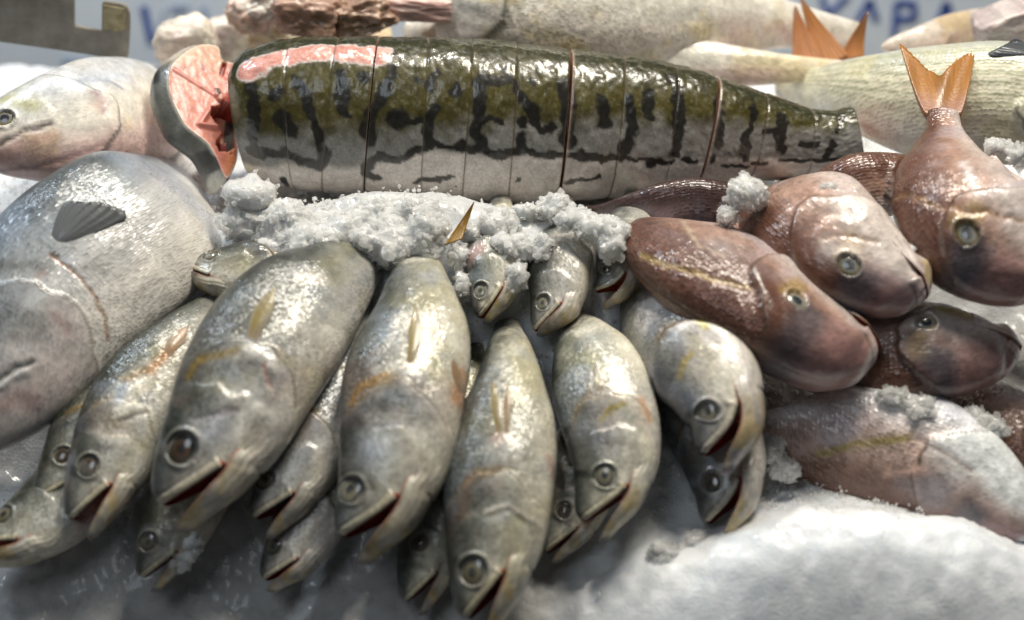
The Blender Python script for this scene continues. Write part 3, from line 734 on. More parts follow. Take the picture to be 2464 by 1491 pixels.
# ------------------------------------------------------------------ silver croakers in front
YB = (.33, .25, .08); OB = (.42, .25, .12)
A = 'silver croakers heaped head down on the ice'
def cr(pts, H, label, **kw):
    kw.setdefault('dors', (-1, 0)); d = kw.pop('dors')
    rt = np.random.default_rng(kw['seed'] + 50); kw.setdefault('tint', tuple((rt.uniform(.82, 1.06) * np.array([1, rt.uniform(.98, 1.0), rt.uniform(.90, 1.04)])).tolist()))
    return fish('croaker', pts, H, d, label, name='croaker', group=A, **kw)
cr([(207, 1256, .070), (262, 1110, .075), (335, 960, .075), (425, 835, .07), (500, 760, .05), (580, 690, .0)], 235,
   'grey croaker with brown eye, between the big grey fish and the widest croaker', roll=14, gape=23, eye=(212, 1119), marks=[([(360,890),(400,850),(430,810)],13,(.34,.15,.04),.9),([(300,915),(350,890)],10,(.26,.16,.05),.7),([(290,1015),(350,990)],5,(.12,.10,.09),.7,-.01),([(285,960),(300,930)],14,(.30,.38,.52),.6)], eyecol='brown', seed=1,
   pec=((395, 860), (455, 785), 24, OB))
cr([(432, 1232, .105), (520, 1060, .115), (603, 900, .115), (700, 762, .105), (800, 675, .075), (880, 610, .02), (960, 560, -.05)], 345,
   'widest silver croaker in front, yellow pectoral fin, mouth gaping, head lower left', roll=10, gape=19, eye=(440, 1078), marks=[([(455,905),(480,870),(540,850),(575,845)],10,(.24,.165,.04),.9),([(600,850),(650,885)],20,(.72,.69,.62),.7,.02),([(638,880),(655,935)],5,(.45,.24,.19),.8,-.014),([(470,1010),(560,985)],8,(.30,.26,.27),.6,-.008),([(520,1040)],40,(.40,.42,.48),.5)], eyecol='brown', seed=2,
   pec=((605, 812), (662, 690), 30, YB), rows=240, cols=128)
cr([(862, 1306, .10), (920, 1190, .108), (952, 1060, .11), (972, 930, .11), (1000, 800, .10), (1005, 690, .075), (1008, 610, .02), (1010, 560, -.05)], 312,
   'upright silver croaker with clear ringed eye and white jaw, centre of the front row', roll=12, gape=23, eye=(846, 1178), marks=[([(845,965),(870,930),(930,905)],11,(.27,.15,.035),.9),([(1100,965),(1112,900)],16,(.46,.22,.09),.85),([(990,908)],28,(.66,.64,.60),.6,.02),([(905,1030),(960,1020)],7,(.3,.3,.32),.5,-.008),([(900,1080)],40,(.50,.55,.62),.5)], eyecol='clear', seed=3,
   pec=((985, 885), (998, 735), 24, YB), pelvic=((1115, 960), (1090, 860), 14, OB), rows=240, cols=128)
cr([(1160, 1490, .085), (1178, 1350, .092), (1200, 1150, .10), (1222, 960, .095), (1226, 850, .07), (1220, 770, .0)], 275,
   'croaker cut by the lower frame edge, large eye and forked yellow fin', roll=8, gape=20, eye=(1139, 1372), marks=[([(1205,1055)],18,(.5,.33,.26),.7),([(1225,1080)],30,(.70,.67,.62),.7,.02),([(1130,1150),(1110,1240)],14,(.19,.12,.08),.6),([(1170,1235),(1220,1215),(1300,1265)],6,(.62,.56,.46),.7,.010),([(1320,1100),(1330,1150)],8,(.45,.25,.2),.6)], eyecol='gold', seed=4, eye_r=1.15,
   pec=((1200, 1050), (1185, 915), 20, YB), pelvic=((1215, 1045), (1222, 920), 12, (.42, .27, .12)), rows=240, cols=120)
cr([(1437, 1262, .080), (1472, 1150, .088), (1470, 1040, .09), (1442, 920, .08), (1405, 830, .05), (1365, 760, -.01)], 248,
   'grey-backed croaker with red open mouth resting on the white ice bank', roll=2, gape=22, eye=(1457, 1146), marks=[([(1450,1010),(1470,985),(1500,975)],7,(.30,.24,.05),.9),([(1430,1060),(1480,1040)],28,(.13,.13,.14),.55),([(1540,960),(1562,1012)],9,(.5,.25,.1),.7),([(1390,950),(1420,900)],30,(.16,.165,.16),.5)], eyecol='clear', seed=5, rows=220)
cr([(1733, 1098, .115), (1745, 1010, .12), (1712, 925, .118), (1655, 848, .10), (1590, 778, .06), (1540, 715, .0)], 272,
   'bright croaker beside the long red porgy, lying on top of another croaker', roll=6, gape=20, eye=(1703, 990), marks=[([(1635,905),(1645,870),(1665,850)],8,(.32,.24,.05),.9),([(1760,930)],60,(.76,.71,.57),.6),([(1650,745),(1700,790)],9,(.5,.42,.05),.8),([(1580,850),(1620,900)],26,(.13,.14,.13),.5)], eyecol='clear', seed=6, rows=220)
cr([(1735, 1262, .055), (1748, 1180, .06), (1730, 1080, .055), (1690, 980, .04), (1650, 900, .02)], 235,
   'croaker under the bright one, gaping just above the white ice bank', roll=6, gape=20, eye=(1713, 1158), eyecol='brown', seed=7, rows=160)
# lower layer
cr([(-40, 1330, .045), (60, 1275, .045), (170, 1190, .04), (280, 1090, .03)], 220,
   'croaker with yellow jaw at the lower left corner of the heap', roll=26, gape=20, seed=8, rows=150, eyes=True)
cr([(118, 1212, .055), (175, 1110, .055), (240, 990, .05), (320, 880, .03)], 190,
   'shaded croaker with red mouth squeezed under the big grey fish', roll=8, gape=24, eye=(150, 1092), eyecol='brown', seed=9, rows=150)
cr([(368, 1396, .035), (402, 1305, .04), (450, 1200, .04), (520, 1080, .03)], 195,
   'dark croaker nose down in the ice under the widest croaker', roll=4, gape=18, seed=10, rows=150)
cr([(640, 1258, .060), (700, 1150, .065), (760, 1010, .06), (815, 880, .05), (850, 780, .03)], 215,
   'shaded croaker wedged between the widest and the upright croaker, mouth open', roll=14, gape=24, seed=11, rows=160)
cr([(660, 1405, .025), (712, 1310, .03), (770, 1190, .03), (830, 1060, .02)], 190,
   'lowest croaker left of centre, closed jaws lying on the grey ice', roll=14, gape=12, seed=12, rows=150)
cr([(1003, 1450, .035), (1030, 1335, .04), (1060, 1210, .04), (1090, 1080, .03)], 190,
   'dark croaker peering out left of the croaker cut by the lower edge', roll=2, gape=22, eye=(1013, 1307), eyecol='brown', seed=13, rows=150)
cr([(1338, 1335, .035), (1375, 1225, .04), (1410, 1110, .04), (1430, 980, .02)], 180,
   'shadowed croaker snout showing left of the grey-backed croaker', roll=4, gape=12, eye=(1357, 1226), eyecol='brown', seed=14, rows=150)
# heads in the middle, half under ice
cr([(452, 662, .055), (530, 655, .06), (640, 650, .055), (780, 660, .03)], 165,
   'croaker head with yellow jaw pointing left, buried in the ice heap', dors=(0, -1), roll=28, gape=6, seed=15, rows=150)
cr([(1178, 765, .060), (1185, 700, .065), (1190, 620, .06), (1200, 540, .03)], 158,
   'small croaker head under ice, left of the two facing heads', roll=6, gape=6, eye=(1156, 698), marks=[([(1122,625),(1150,602)],15,(.52,.34,.31),.7)], eyecol='clear', seed=16, rows=160)
cr([(1312, 800, .060), (1336, 725, .065), (1345, 640, .06), (1352, 560, .03)], 165,
   'small croaker head with yellow striped jaw, right of the two facing heads', roll=18, gape=3, eye=(1306, 727), marks=[([(1300,775),(1350,748),(1395,742)],3,(.16,.11,.04),.9,-.01),([(1310,792),(1360,765),(1400,757)],4,(.30,.22,.07),.8,-.01),([(1330,785),(1370,775)],8,(.62,.54,.26),.8)], eyecol='clear', seed=17, rows=160)
cr([(1450, 712, .060), (1482, 672, .065), (1500, 600, .06), (1512, 530, .03)], 150,
   'small croaker with dark open mouth under the ice, next to the red porgy', dors=(-1, -.4), roll=14, gape=30, seed=18, rows=150)

# ------------------------------------------------------------------ big fish at the left
fish('drum', [(-150, 1085, .07), (20, 880, .085), (152, 695, .09), (268, 590, .085), (362, 518, .06), (430, 460, .0), (490, 420, -.08)], 465, (-1, -.3),
     'big grey scaled fish with dark pectoral fin at the left', name='drum_fish', roll=8, gape=0, mouth=False, oph=.020, seed=21, marks=[([(-5,912),(40,885),(78,868)],6,(.05,.06,.05),.9,-.014),([(5,930),(60,898)],9,(.5,.5,.48),.5,.010),([(-20,990),(40,955),(75,965)],24,(.30,.17,.16),.6),([(116,610),(187,662),(239,725),(262,819)],5,(.30,.15,.07),.85,-.006),([(100,655)],10,(.38,.18,.15),.6),([(130,755),(165,800)],12,(.48,.30,.28),.5),([(0,640),(110,640)],16,(.10,.10,.09),.6),([(20,770),(90,780)],30,(.17,.18,.18),.5),([(330,430),(480,440)],22,(.30,.32,.35),.6)], rows=300, cols=170, wid=.78,
     pec=((126, 594), (262, 478), 66, (.17, .18, .185), .04, 'fan'), eyes=True)
fish('pale', [(-95, 345, .085), (40, 325, .085), (190, 300, .08), (330, 262, .06), (450, 215, .03), (560, 170, .0)], 315, (0, -1),
     'pale pinkish fish head facing left below the metal plate', name='pale_fish', roll=14, mouth=False, marks=[([(0,345),(60,318),(125,300)],5,(.10,.08,.07),.9,-.012),([(0,378),(60,342),(120,325)],16,(.62,.36,.31),.6),([(0,425),(120,395),(250,350)],5,(.30,.18,.17),.8,-.008),([(215,225),(240,245),(243,275)],8,(.46,.28,.33),.6,-.012),([(225,262)],14,(.66,.5,.42),.7),([(186,202),(200,192),(260,195),(290,210)],5,(.22,.25,.30),.8),([(20,240),(85,255)],18,(.48,.46,.22),.7),([(140,200),(300,180)],22,(.55,.60,.68),.6)], colf='d2', eye=(12, 285), eyecol='porgy', seed=22, rows=200, cols=120)

# ------------------------------------------------------------------ red porgies at the right
R_ = 'red porgies heaped at the right'
def po(pts, H, label, dors=(-.7, .7), **kw):
    return fish('porgy', pts, H, dors, label, name='porgy', group=R_, eyecol='porgy', **kw)
OR = (.50, .22, .05)
po([(2086, 898, .105), (1962, 828, .115), (1830, 735, .115), (1710, 650, .105), (1620, 590, .08), (1555, 540, .02), (1520, 500, -.08)], 360,
   'long red-brown porgy with slate band on its forehead, nearest the croakers', roll=-52, gape=8, eye=(1915, 722), eye_r=.9, seed=31, marks=[([(1540,610),(1600,640),(1700,668),(1800,692)],5,(.34,.24,.08),.8,-.014),([(1655,522),(1660,560),(1680,590),(1740,615)],5,(.52,.42,.30),.7),([(1740,590)],55,(.36,.30,.28),.55),([(1880,740),(1895,800),(1870,880)],34,(.07,.075,.09),.55),([(2072,838),(2078,880),(2050,925)],6,(.05,.025,.025),.9,-.02)], rows=240, cols=128, wid=1.05)
po([(2205, 738, .12), (2105, 665, .13), (1995, 582, .125), (1920, 507, .09), (1880, 445, .01), (1850, 400, -.06)], 330,
   'middle porgy with yellow-rimmed eye and white lips', roll=-14, gape=3, eye=(2043, 638), marks=[([(1975,570),(2040,565),(2110,582)],5,(.22,.12,.06),.85,-.012),([(2000,602),(2130,602),(2190,650)],24,(.64,.57,.52),.65),([(2040,700),(2058,750)],30,(.08,.08,.10),.6),([(2012,700),(2008,745)],12,(.32,.20,.03),.7),([(2182,700),(2188,770)],3,(.2,.12,.12),.8,-.012)], seed=32, rows=240, cols=128)
po([(2535, 690, .14), (2430, 620, .15), (2330, 535, .15), (2290, 445, .135), (2278, 375, .12), (2270, 300, .115), (2262, 200, .13)], 365,
   'porgy with raised orange forked tail at the right edge', roll=-10, gape=3, eye=(2329, 561), marks=[([(2135,490),(2250,495),(2380,508),(2460,530)],5,(.24,.13,.06),.85,-.012),([(2310,610),(2330,660)],30,(.08,.075,.09),.6),([(2320,390),(2345,445)],12,(.70,.64,.62),.7)], seed=33, rows=260, cols=128, taper=.14, L=2.55, stretch=.74, tail=(.95, .28, OR))
po([(2440, 872, .075), (2330, 852, .08), (2200, 845, .075), (2050, 850, .05)], 275,
   'dark porgy with open mouth under the middle porgy', dors=(0, 1), roll=-16, gape=10, eye=(2229, 776), marks=[([(2220,830),(2238,890)],30,(.07,.07,.085),.6),([(2265,748),(2380,748)],18,(.34,.24,.03),.8),([(2400,805),(2410,850),(2400,930)],8,(.55,.48,.45),.7,.012)], seed=34, rows=200)
po([(2640, 720, .09), (2520, 560, .09), (2430, 450, .09), (2370, 370, .09), (2330, 310, .09)], 170,
   'red porgy body with orange fin cut by the right edge', roll=-10, gape=3, seed=35, rows=140, mouth=False, eyes=False)
po([(2480, 1290, .030), (2340, 1175, .040), (2190, 1090, .040), (2030, 1060, .035), (1880, 1050, .02)], 330,
   'pale pink porgy half buried in the white ice bank', roll=6, gape=3, seed=36, marks=[([(1967,1093),(2040,1075),(2110,1062),(2191,1055)],9,(.30,.24,.05),.9),([(2191,1055),(2280,1090),(2340,1132)],5,(.33,.26,.24),.8,-.012),([(2130,1142),(2230,1137)],9,(.62,.40,.33),.7),([(2250,1180)],42,(.52,.52,.58),.6),([(1930,1060),(2080,1000)],40,(.45,.32,.29),.5)], rows=220, tint=(1.4, 1.65, 1.8), eyes=False, mouth=False)
po([(2620, 1180, .03), (2500, 1090, .035), (2400, 1000, .03), (2300, 930, .0)], 200,
   'brown porgy flank at the right edge above the ice bank', roll=-20, gape=3, seed=37, rows=120, mouth=False, eyes=False)
po([(2240, 430, .06), (2150, 440, .07), (2060, 455, .07), (1960, 480, .05)], 170,
   'reddish porgy back between the middle porgy and the tailed one', dors=(0, -1), roll=0, gape=3, seed=38, rows=120, mouth=False, eyes=False)
po([(1900, 680, .06), (1840, 620, .07), (1800, 570, .06), (1770, 530, .0), (1750, 500, -.08)], 170,
   'red porgy strip seen between the long and the middle porgy', roll=0, gape=3, seed=39, rows=120, mouth=False, eyes=False)

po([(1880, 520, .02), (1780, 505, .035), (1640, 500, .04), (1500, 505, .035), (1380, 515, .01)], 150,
   'purplish porgy with painted-in shade, added under the striped trunk', dors=(0, -1), roll=-20, gape=3, seed=40, rows=120, mouth=False, eyes=False, stretch=1.3, tint=(.45, .55, .75))  # added to darken this gap; the shade is put into its tint
# ------------------------------------------------------------------ pale fish behind
fish('pale', [(2720, 265, .09), (2600, 260, .10), (2430, 250, .10), (2240, 245, .09), (2040, 225, .075), (1860, 200, .05), (1700, 180, .04)], 300, (0, -1),
     'large yellowish scaled fish with dark fin behind the tailed porgy', name='mullet', colf='mullet', mat='mullet', roll=-6, seed=41, rows=220, cols=140, gape=3, pec=((2500, 130), (2385, 108), 24, (.10, .11, .12), .03, 'fan'))
fish('pale', [(930, -40, .15), (1120, 0, .15), (1350, 25, .145), (1620, 40, .13), (1880, 58, .11), (2060, 88, .09), (2180, 105, .07)], 300, (0, -1),
     'pale yellow-white fish lying along the top edge', name='pale_fish', roll=0, seed=42, rows=200, cols=110, mouth=False, eyes=False, u0=.55, stretch=1.25)
fish('pale', [(830, 60, .10), (980, 92, .10), (1200, 118, .095), (1500, 145, .09), (1800, 162, .085), (1960, 168, .08)], 180, (0, -1),
     'thin pinkish fish between the striped trunk and the pale top fish', name='pale_fish', roll=0, seed=43, rows=160, cols=90, mouth=False, eyes=False, u0=.5, wid=.9, stretch=2.1)
fish('pale', [(2120, 112, .09), (2220, 98, .10), (2330, 68, .10), (2480, 20, .10), (2620, -20, .10)], 95, (0, -1),
     'narrow pale fish at the top right below the blue letters', name='pale_fish', roll=0, seed=44, rows=120, cols=80, mouth=False, eyes=False, wid=.9, stretch=1.7, tint=(.85, .78, .76))

# orange tails standing up behind
def tailfin(label, outline, rootc, h, colr, seed):
    """forked fish tail with fin rays, thickness and a fleshy stalk; outline in px, at height h"""
    c = P3(*rootc, h); mp = mpp(c); t = thing('fish_tail', label, 'fish tail', c, 'orange fish tails behind')
    ex, ez = RGT, unit(UPV * .9 - FWD * .1); ey = unit(np.cross(ez, ex))
    k = 0
    for lobe in outline:
        (b0, b1, tip) = [np.array([(p[0] - rootc[0]) * mp, -(p[1] - rootc[1]) * mp]) for p in lobe]
        na, nb = 24, 19
        A_, B_ = np.meshgrid(np.linspace(0, 1, na), np.linspace(0, 1, nb), indexing='ij')
        bs = b0[None, None] * (1 - B_[..., None]) + b1[None, None] * B_[..., None]
        pp = bs * (1 - A_[..., None]) + (tip + (bs - (b0 + b1) / 2) * .06) * A_[..., None]
        bow = .010 * np.sin(A_ * 2.2 + k) + .0012 * np.sin(B_ * 40) * (1 - A_) + .004 * k
        th_ = .0025 * (1 - A_) + .0006
        Xt = c + pp[..., :1] * ex + pp[..., 1:] * ez + (bow + th_)[..., None] * ey
        Xb = c + pp[..., :1] * ex + pp[..., 1:] * ez + (bow - th_)[..., None] * ey
        nF = na * nb; f1 = gridfaces(na, nb, False); f2 = gridfaces(na, nb, False, True) + nF
        ring = [i * nb for i in range(na)] + [(na-1) * nb + j for j in range(1, nb)] + [i * nb + nb - 1 for i in range(na-2, -1, -1)] + list(range(nb-2, 0, -1))
        f3 = [[ring[q], ring[(q+1) % len(ring)], ring[(q+1) % len(ring)] + nF, ring[q] + nF] for q in range(len(ring))]
        n = fbm(np.stack([A_ * 3, B_ * 9, A_ * 0 + seed], -1), 3, seed)
        C_ = mix(np.array(colr) * .65, np.array(colr) * 1.25, n); C_ = mix(C_, (.5, .42, .38), .5 * sstep(.75, 1, A_))
        mk('tail_lobe', np.concatenate([Xt.reshape(-1, 3), Xb.reshape(-1, 3)]), f1.tolist() + f2.tolist() + f3, M['fin'], t, np.concatenate([C_.reshape(-1, 3)] * 2)); k += 1
tailfin('orange tail fin standing against the pale top fish', [((1908, 190), (1985, 150), (1912, 14))], (1940, 180), .075, (.58, .26, .11), 3)
tailfin('forked orange tail right of the single tail fin', [((1975, 165), (2042, 135), (1925, -8)), ((2018, 145), (2084, 135), (2086, 30))], (2020, 150), .085, (.56, .25, .09), 5)

tailfin('yellow-brown fin poking out of the ice below the striped trunk', [((1068, 590), (1112, 575), (1140, 486))], (1095, 575), .082, (.34, .19, .02), 7)

# ------------------------------------------------------------------ striped catfish trunk, cut in steaks
TOPX = [(590, 160), (615, 125), (645, 102), (800, 92), (1000, 92), (1200, 103), (1400, 125), (1600, 155), (1705, 182), (1850, 234), (1950, 262), (2010, 266), (2062, 254)]
BOTX = [(565, 420), (650, 440), (700, 450), (850, 466), (1000, 478), (1200, 486), (1400, 480), (1600, 462), (1800, 438), (2000, 416), (2062, 404)]
tf, bf = curve(TOPX), curve(BOTX)
xs = np.array([590, 700, 850, 1000, 1200, 1400, 1600, 1750, 1900, 2000, 2062.])
def at_y(px, py, y): d = raydir(px, py); return CAM + (y - CAM[1]) / d[1] * d
cy0 = P3(1250, 300, .070)[1]
cpts = [at_y(x, (tf(x) + bf(x)) / 2, cy0 + .008 * (x - 1250) / 1000) for x in xs]
csp = Spine(cpts, (0, -1), -12)
spx = proj(csp.q)[:, 0]
def cat_half(s):
    x = np.interp(s, csp.s, spx); p = csp.at(s)[0]; m_ = ((p - CAM) @ FWD) * 2 * HF / PW
    return (bf(x) - tf(x)) / 2 * m_
def cat_surf(s, th, extra=0.0):
    hh = cat_half(s) / 1.0; P_, T_, D_, N_ = csp.at(s)
    ct, st = np.cos(th), np.sin(th)
    e = 2.35
    rr = 1 / (np.abs(ct) ** e + np.abs(st) ** e) ** (1 / e)
    wq = .80 * hh * (1 - .10 * ct)
    return P_ + (rr * ct * (hh + extra))[..., None] * D_ + (rr * st * (wq + extra))[..., None] * N_
Sg, Tg = np.meshgrid(np.linspace(0, csp.len, 420), np.linspace(0, 2 * math.pi, 200, endpoint=False), indexing='ij')
Xg = cat_surf(Sg, Tg); NVg = gridnormals(Xg)
if (NVg * (Xg - Xg.mean(1, keepdims=True))).sum(-1).mean() < 0: NVg = -NVg
def chart(px, py):
    i, j = lookup(Xg, NVg, px, py); return np.array([Sg[i, j], Tg[i, j]])
def c2(x, y): return (618.3 + x * .345, y * .345)
def c3(x, y): return (1468.5 + x * .4037, y * .4037)
MARKS = []
def mk2(pts, r, f=c2, k=.345): MARKS.append(([f(*p) for p in pts], r * k))
mk2([(130, 640)], 55); mk2([(190, 840), (235, 905)], 55)
mk2([(290, 540), (360, 760), (430, 920), (470, 1100), (430, 1160)], 42)
mk2([(575, 520), (590, 700), (620, 790)], 48); mk2([(755, 535)], 46)
mk2([(940, 470), (900, 620), (820, 750), (770, 900), (780, 985)], 44); mk2([(765, 900), (775, 960)], 58)
mk2([(970, 830), (1020, 825)], 58); mk2([(1060, 820), (1150, 845)], 24)
mk2([(1240, 740), (1195, 860), (1200, 990)], 42); mk2([(1370, 640)], 47); mk2([(1260, 480), (1190, 590), (1120, 540)], 30)
mk2([(1560, 560), (1550, 760), (1540, 900), (1550, 1010)], 48); mk2([(1540, 840), (1690, 840)], 26); mk2([(1510, 565), (1730, 560)], 24)
mk2([(1740, 490), (1830, 680), (1920, 780), (1930, 870), (1990, 900), (2045, 900)], 34); mk2([(1850, 850)], 42); mk2([(1930, 580)], 36)
mk2([(-60, 1050), (60, 1060), (180, 1070), (300, 1130), (430, 1160)], 34)
mk2([(860, 1100), (1000, 1110), (1100, 1060), (1250, 1010), (1500, 1030), (1700, 1070), (1850, 1040), (1950, 1080), (2150, 1080), (2300, 1090), (2464, 1100)], 29)
mk2([(860, 1100), (760, 1150), (725, 1185), (820, 1245)], 36); mk2([(1850, 950), (1860, 1040)], 42)
mk2([(2160, 600), (2185, 850), (2140, 980), (2190, 985)], 52); mk2([(2410, 700), (2420, 860)], 50)
mk2([(1110, 1262), (1230, 1250), (1350, 1238)], 22); mk2([(1800, 1268), (1840, 1270)], 13); mk2([(2140, 1266), (2260, 1250), (2400, 1240)], 19); mk2([(1380, 1305)], 10)
mk2([(180, 1240), (210, 1290)], 40)
mk2([(-45, 520), (-20, 800), (-30, 1050)], 40)
mk2([(120, 600), (130, 780), (80, 900)], 36, c3, .4037); mk2([(230, 560), (245, 690)], 34, c3, .4037)
mk2([(370, 460), (400, 650), (400, 800), (390, 910)], 38, c3, .4037); mk2([(0, 940), (150, 945), (260, 940), (380, 960)], 15, c3, .4037); mk2([(240, 965)], 40, c3, .4037)
mk2([(440, 950), (500, 960)], 18, c3, .4037); mk2([(640, 600), (640, 850)], 38, c3, .4037); mk2([(600, 940)], 30, c3, .4037)
mk2([(860, 640), (800, 820), (800, 940)], 28, c3, .4037); mk2([(920, 790), (1000, 780)], 22, c3, .4037); mk2([(1010, 690), (1000, 860), (1030, 900)], 33, c3, .4037)
mk2([(1130, 850), (1220, 860)], 18, c3, .4037); mk2([(1370, 680), (1360, 780)], 25, c3, .4037); mk2([(1330, 860), (1280, 935)], 24, c3, .4037)
mk2([(660, 990), (800, 990)], 12, c3, .4037); mk2([(830, 970), (930, 975)], 14, c3, .4037); mk2([(1010, 960), (1150, 958), (1280, 950), (1440, 935)], 12, c3, .4037)
MP = 1.28 * 2 * HF / PW
CH = []
for pts, r in MARKS:
    CH.append((np.array([chart(*p) for p in pts]), r * MP * 1.04))
belly_line = curve([(c[0], c[1]) for c in sorted([tuple(chart(x, y)) for x, y in [(600, 392), (750, 398), (870, 398), (1050, 362), (1300, 376), (1500, 384), (1700, 378), (1900, 380), (2040, 378)]])])
grey_line = curve([(c[0], c[1]) for c in sorted([tuple(chart(x, y)) for x, y in [(600, 335), (800, 310), (1000, 300), (1300, 290), (1600, 285), (1800, 290), (2040, 300)]])])
PEEL = np.array([chart(*p) for p in [(600, 168), (650, 140), (720, 130), (800, 126), (915, 132)]])
def cat_color(S_, A_, X_):
    hh = cat_half(S_); n = fbm(X_ * 90, 4, 5); n1 = fbm(X_ * 30, 3, 6); nf = fbm(X_ * 420, 2, 9)
    sym = np.where(A_ > math.pi, 2 * math.pi - A_, A_)
    ol = mix((.036, .032, .006), (.090, .075, .018), n); ol = mix(ol, (.022, .024, .012), .9 * sstep(.95, .35, sym + (n - .5) * .5))
    gr = mix((.15, .15, .135), (.26, .25, .235), n)
    wh = mix((.50, .45, .41), (.62, .57, .53), n1); wh = mix(wh, (.62, .52, .30), .35 * sstep(.55, .7, fbm(X_ * 20 + 7, 3, 2)))
    C = mix(ol, gr, sstep(-.16, .24, sym - grey_line(S_) + (n - .5) * .45)); C = mix(C, wh, sstep(-.05, .09, sym - belly_line(S_) + (n - .5) * .1))
    C = mix(C, (.20, .19, .12), .30 * sstep(.55, .75, nf) * (sym < 1.3))
    dk = np.zeros_like(S_)
    Sp = S_ + .006 * (fbm(X_ * 110 + 3, 3, 8) - .5) * 2; Ap = sym + .08 * (fbm(X_ * 110 + 13, 3, 18) - .5) * 2
    for q, r in CH:
        R = hh * .92
        d = np.full_like(S_, 9.)
        if len(q) == 1: d = np.hypot(S_ * 0 + Sp - q[0][0], (Ap - q[0][1]) * R)
        for a, b in zip(q[:-1], q[1:]): d = np.minimum(d, segdist(Sp, Ap, a, b, R))
        dk = np.maximum(dk, sstep(r * 1.14, r * .74, d))
    C = mix(C, mix((.006, .006, .005), (.018, .016, .012), n), dk * .97)
    d = np.full_like(S_, 9.)
    for a, b in zip(PEEL[:-1], PEEL[1:]): d = np.minimum(d, segdist(Sp, Ap, a, b, hh * .92))
    on = (A_ < math.pi)
    pk = sstep(.0108, .0082, d) * on
    C = mix(C, mix((.48, .16, .12), (.62, .35, .30), fbm(X_ * 140, 3, 12)), pk)
    C = mix(C, (.70, .60, .56), .8 * np.exp(-((d - .0102) / .0012) ** 2) * on)
    return C
CUTX = [(590, 0), (712, 700), (808, 786), (908, 882), (1027, 1020), (1130, 1118), (1234, 1226), (1362, 1345), (1490, 1466), (1610, 1595), (1705, 1678), (1820, 1810), (1945, 1940), (2062, 0)]
GAP = [0, .0002, .0002, .0012, .0002, .0001, .0002, .0026, .0003, .0003, .0022, .0002, .0001, 0]
cat = thing('striped_catfish', 'dark striped and spotted catfish trunk cut into steaks, lying across the middle', 'fish', cpts[0] - np.array([0, 0, .07]))
def s_at(x): return float(np.interp(x, spx, csp.s))
rg = np.random.default_rng(11)
for k in range(len(CUTX) - 1):
    s0, s1 = s_at(CUTX[k][0]) + GAP[k] / 2, s_at(CUTX[k + 1][0]) - GAP[k + 1] / 2
    sl0 = (s_at(CUTX[k][1]) - s_at(CUTX[k][0])) if CUTX[k][1] else 0; sl1 = (s_at(CUTX[k+1][1]) - s_at(CUTX[k+1][0])) if CUTX[k+1][1] else 0
    if k == 0: sl0 = -.004
    nr, nc = max(24, int((s1 - s0) / .0011)), 260
    tt = np.linspace(0, 1, nr); tq, th = np.meshgrid(tt, np.linspace(0, 2 * math.pi, nc, endpoint=False), indexing='ij')
    low = (1 - np.cos(th)) / 2
    Ssh = (s0 + sl0 * low) * (1 - tq) + (s1 + sl1 * low) * tq
    edge_ = np.minimum(tq, 1 - tq) * (s1 - s0)
    ex = -.0007 * np.exp(-edge_ / .0008) + .0004 * np.sin(tq * math.pi) + rg.uniform(-.0006, .0006)
    ex = ex + .0035 * (fbm(np.stack([Ssh * 40, np.cos(th) * 2, np.sin(th) * 2], -1), 3, 4) - .5) + .0012 * (fbm(np.stack([Ssh * 220, np.cos(th) * 12, np.sin(th) * 12], -1), 2, 14) - .5)
    X = cat_surf(Ssh, th, ex)
    C = cat_color(Ssh, th, X)
    C = mix(C, (.62, .50, .40), .8 * np.exp(-edge_ / .0009) * (GAP[k] > .002 if True else 1) * (tq < .5)) if GAP[k] > .002 else C
    C = mix(C, (.10, .08, .05), .5 * np.exp(-edge_ / .0006))
    flc = (gridnormals(X) * (X - X.mean(1, keepdims=True))).sum(-1).mean() < 0
    UV = np.stack([Ssh, th * .06], -1)
    st_ = mk('steak', X, gridfaces(nr, nc, True, flc), M['catfish'], cat, C, UV, np.ones(nr * nc) * .6)
    # cut faces of the steak
    for endi, end in ((0, X[0]), (1, X[-1])):
        q = np.linspace(0, 1, 12)[:, None, None]; ce = end.mean(0)
        Xc = ce + (end[None] - ce) * q
        n = fbm(Xc * 60, 3, k)
        Cc = mix((.60, .30, .22), (.68, .44, .34), n); Cc = mix(Cc, (.50, .34, .26), sstep(.92, 1, q[..., 0] + 0 * n)); Cc = mix(Cc, (.25, .03, .02), sstep(.25, .12, q[..., 0] + 0 * n))
        mk('cut_face', Xc, gridfaces(12, nc, True, flc if endi == 0 else not flc), M['flesh'], st_, Cc, np.stack([Xc[..., 0], Xc[..., 2]], -1), np.ones(12 * nc) * .3)

# leaning end steak showing salmon flesh
ORI = (490, 270); sc0 = P3(ORI[0], ORI[1], .085)
nrm = unit(-FWD * .80 + RGT * .46 + UPV * .38)
e1 = unit(RGT - nrm * np.dot(RGT, nrm)); e2 = np.cross(nrm, e1)
m0 = mpp(sc0)
def onface(px, py):           # point of the cut plane seen there
    d = raydir(px, py); t = np.dot(sc0 - CAM, nrm) / np.dot(d, nrm); return CAM + t * d
OUT = [(493, 106), (524, 112), (534, 142), (556, 150), (580, 158), (592, 172), (584, 215), (577, 262), (574, 310), (572, 352), (567, 392), (548, 428), (536, 415), (520, 378), (500, 345), (472, 322), (446, 300), (426, 264), (412, 232), (406, 198), (411, 160), (432, 136), (462, 114)]
op_ = np.array([onface(*p) for p in OUT]); o2 = np.stack([(op_ - sc0) @ e1, (op_ - sc0) @ e2], -1)
n_out = len(o2); tc_ = np.linspace(0, n_out, 240, endpoint=False)
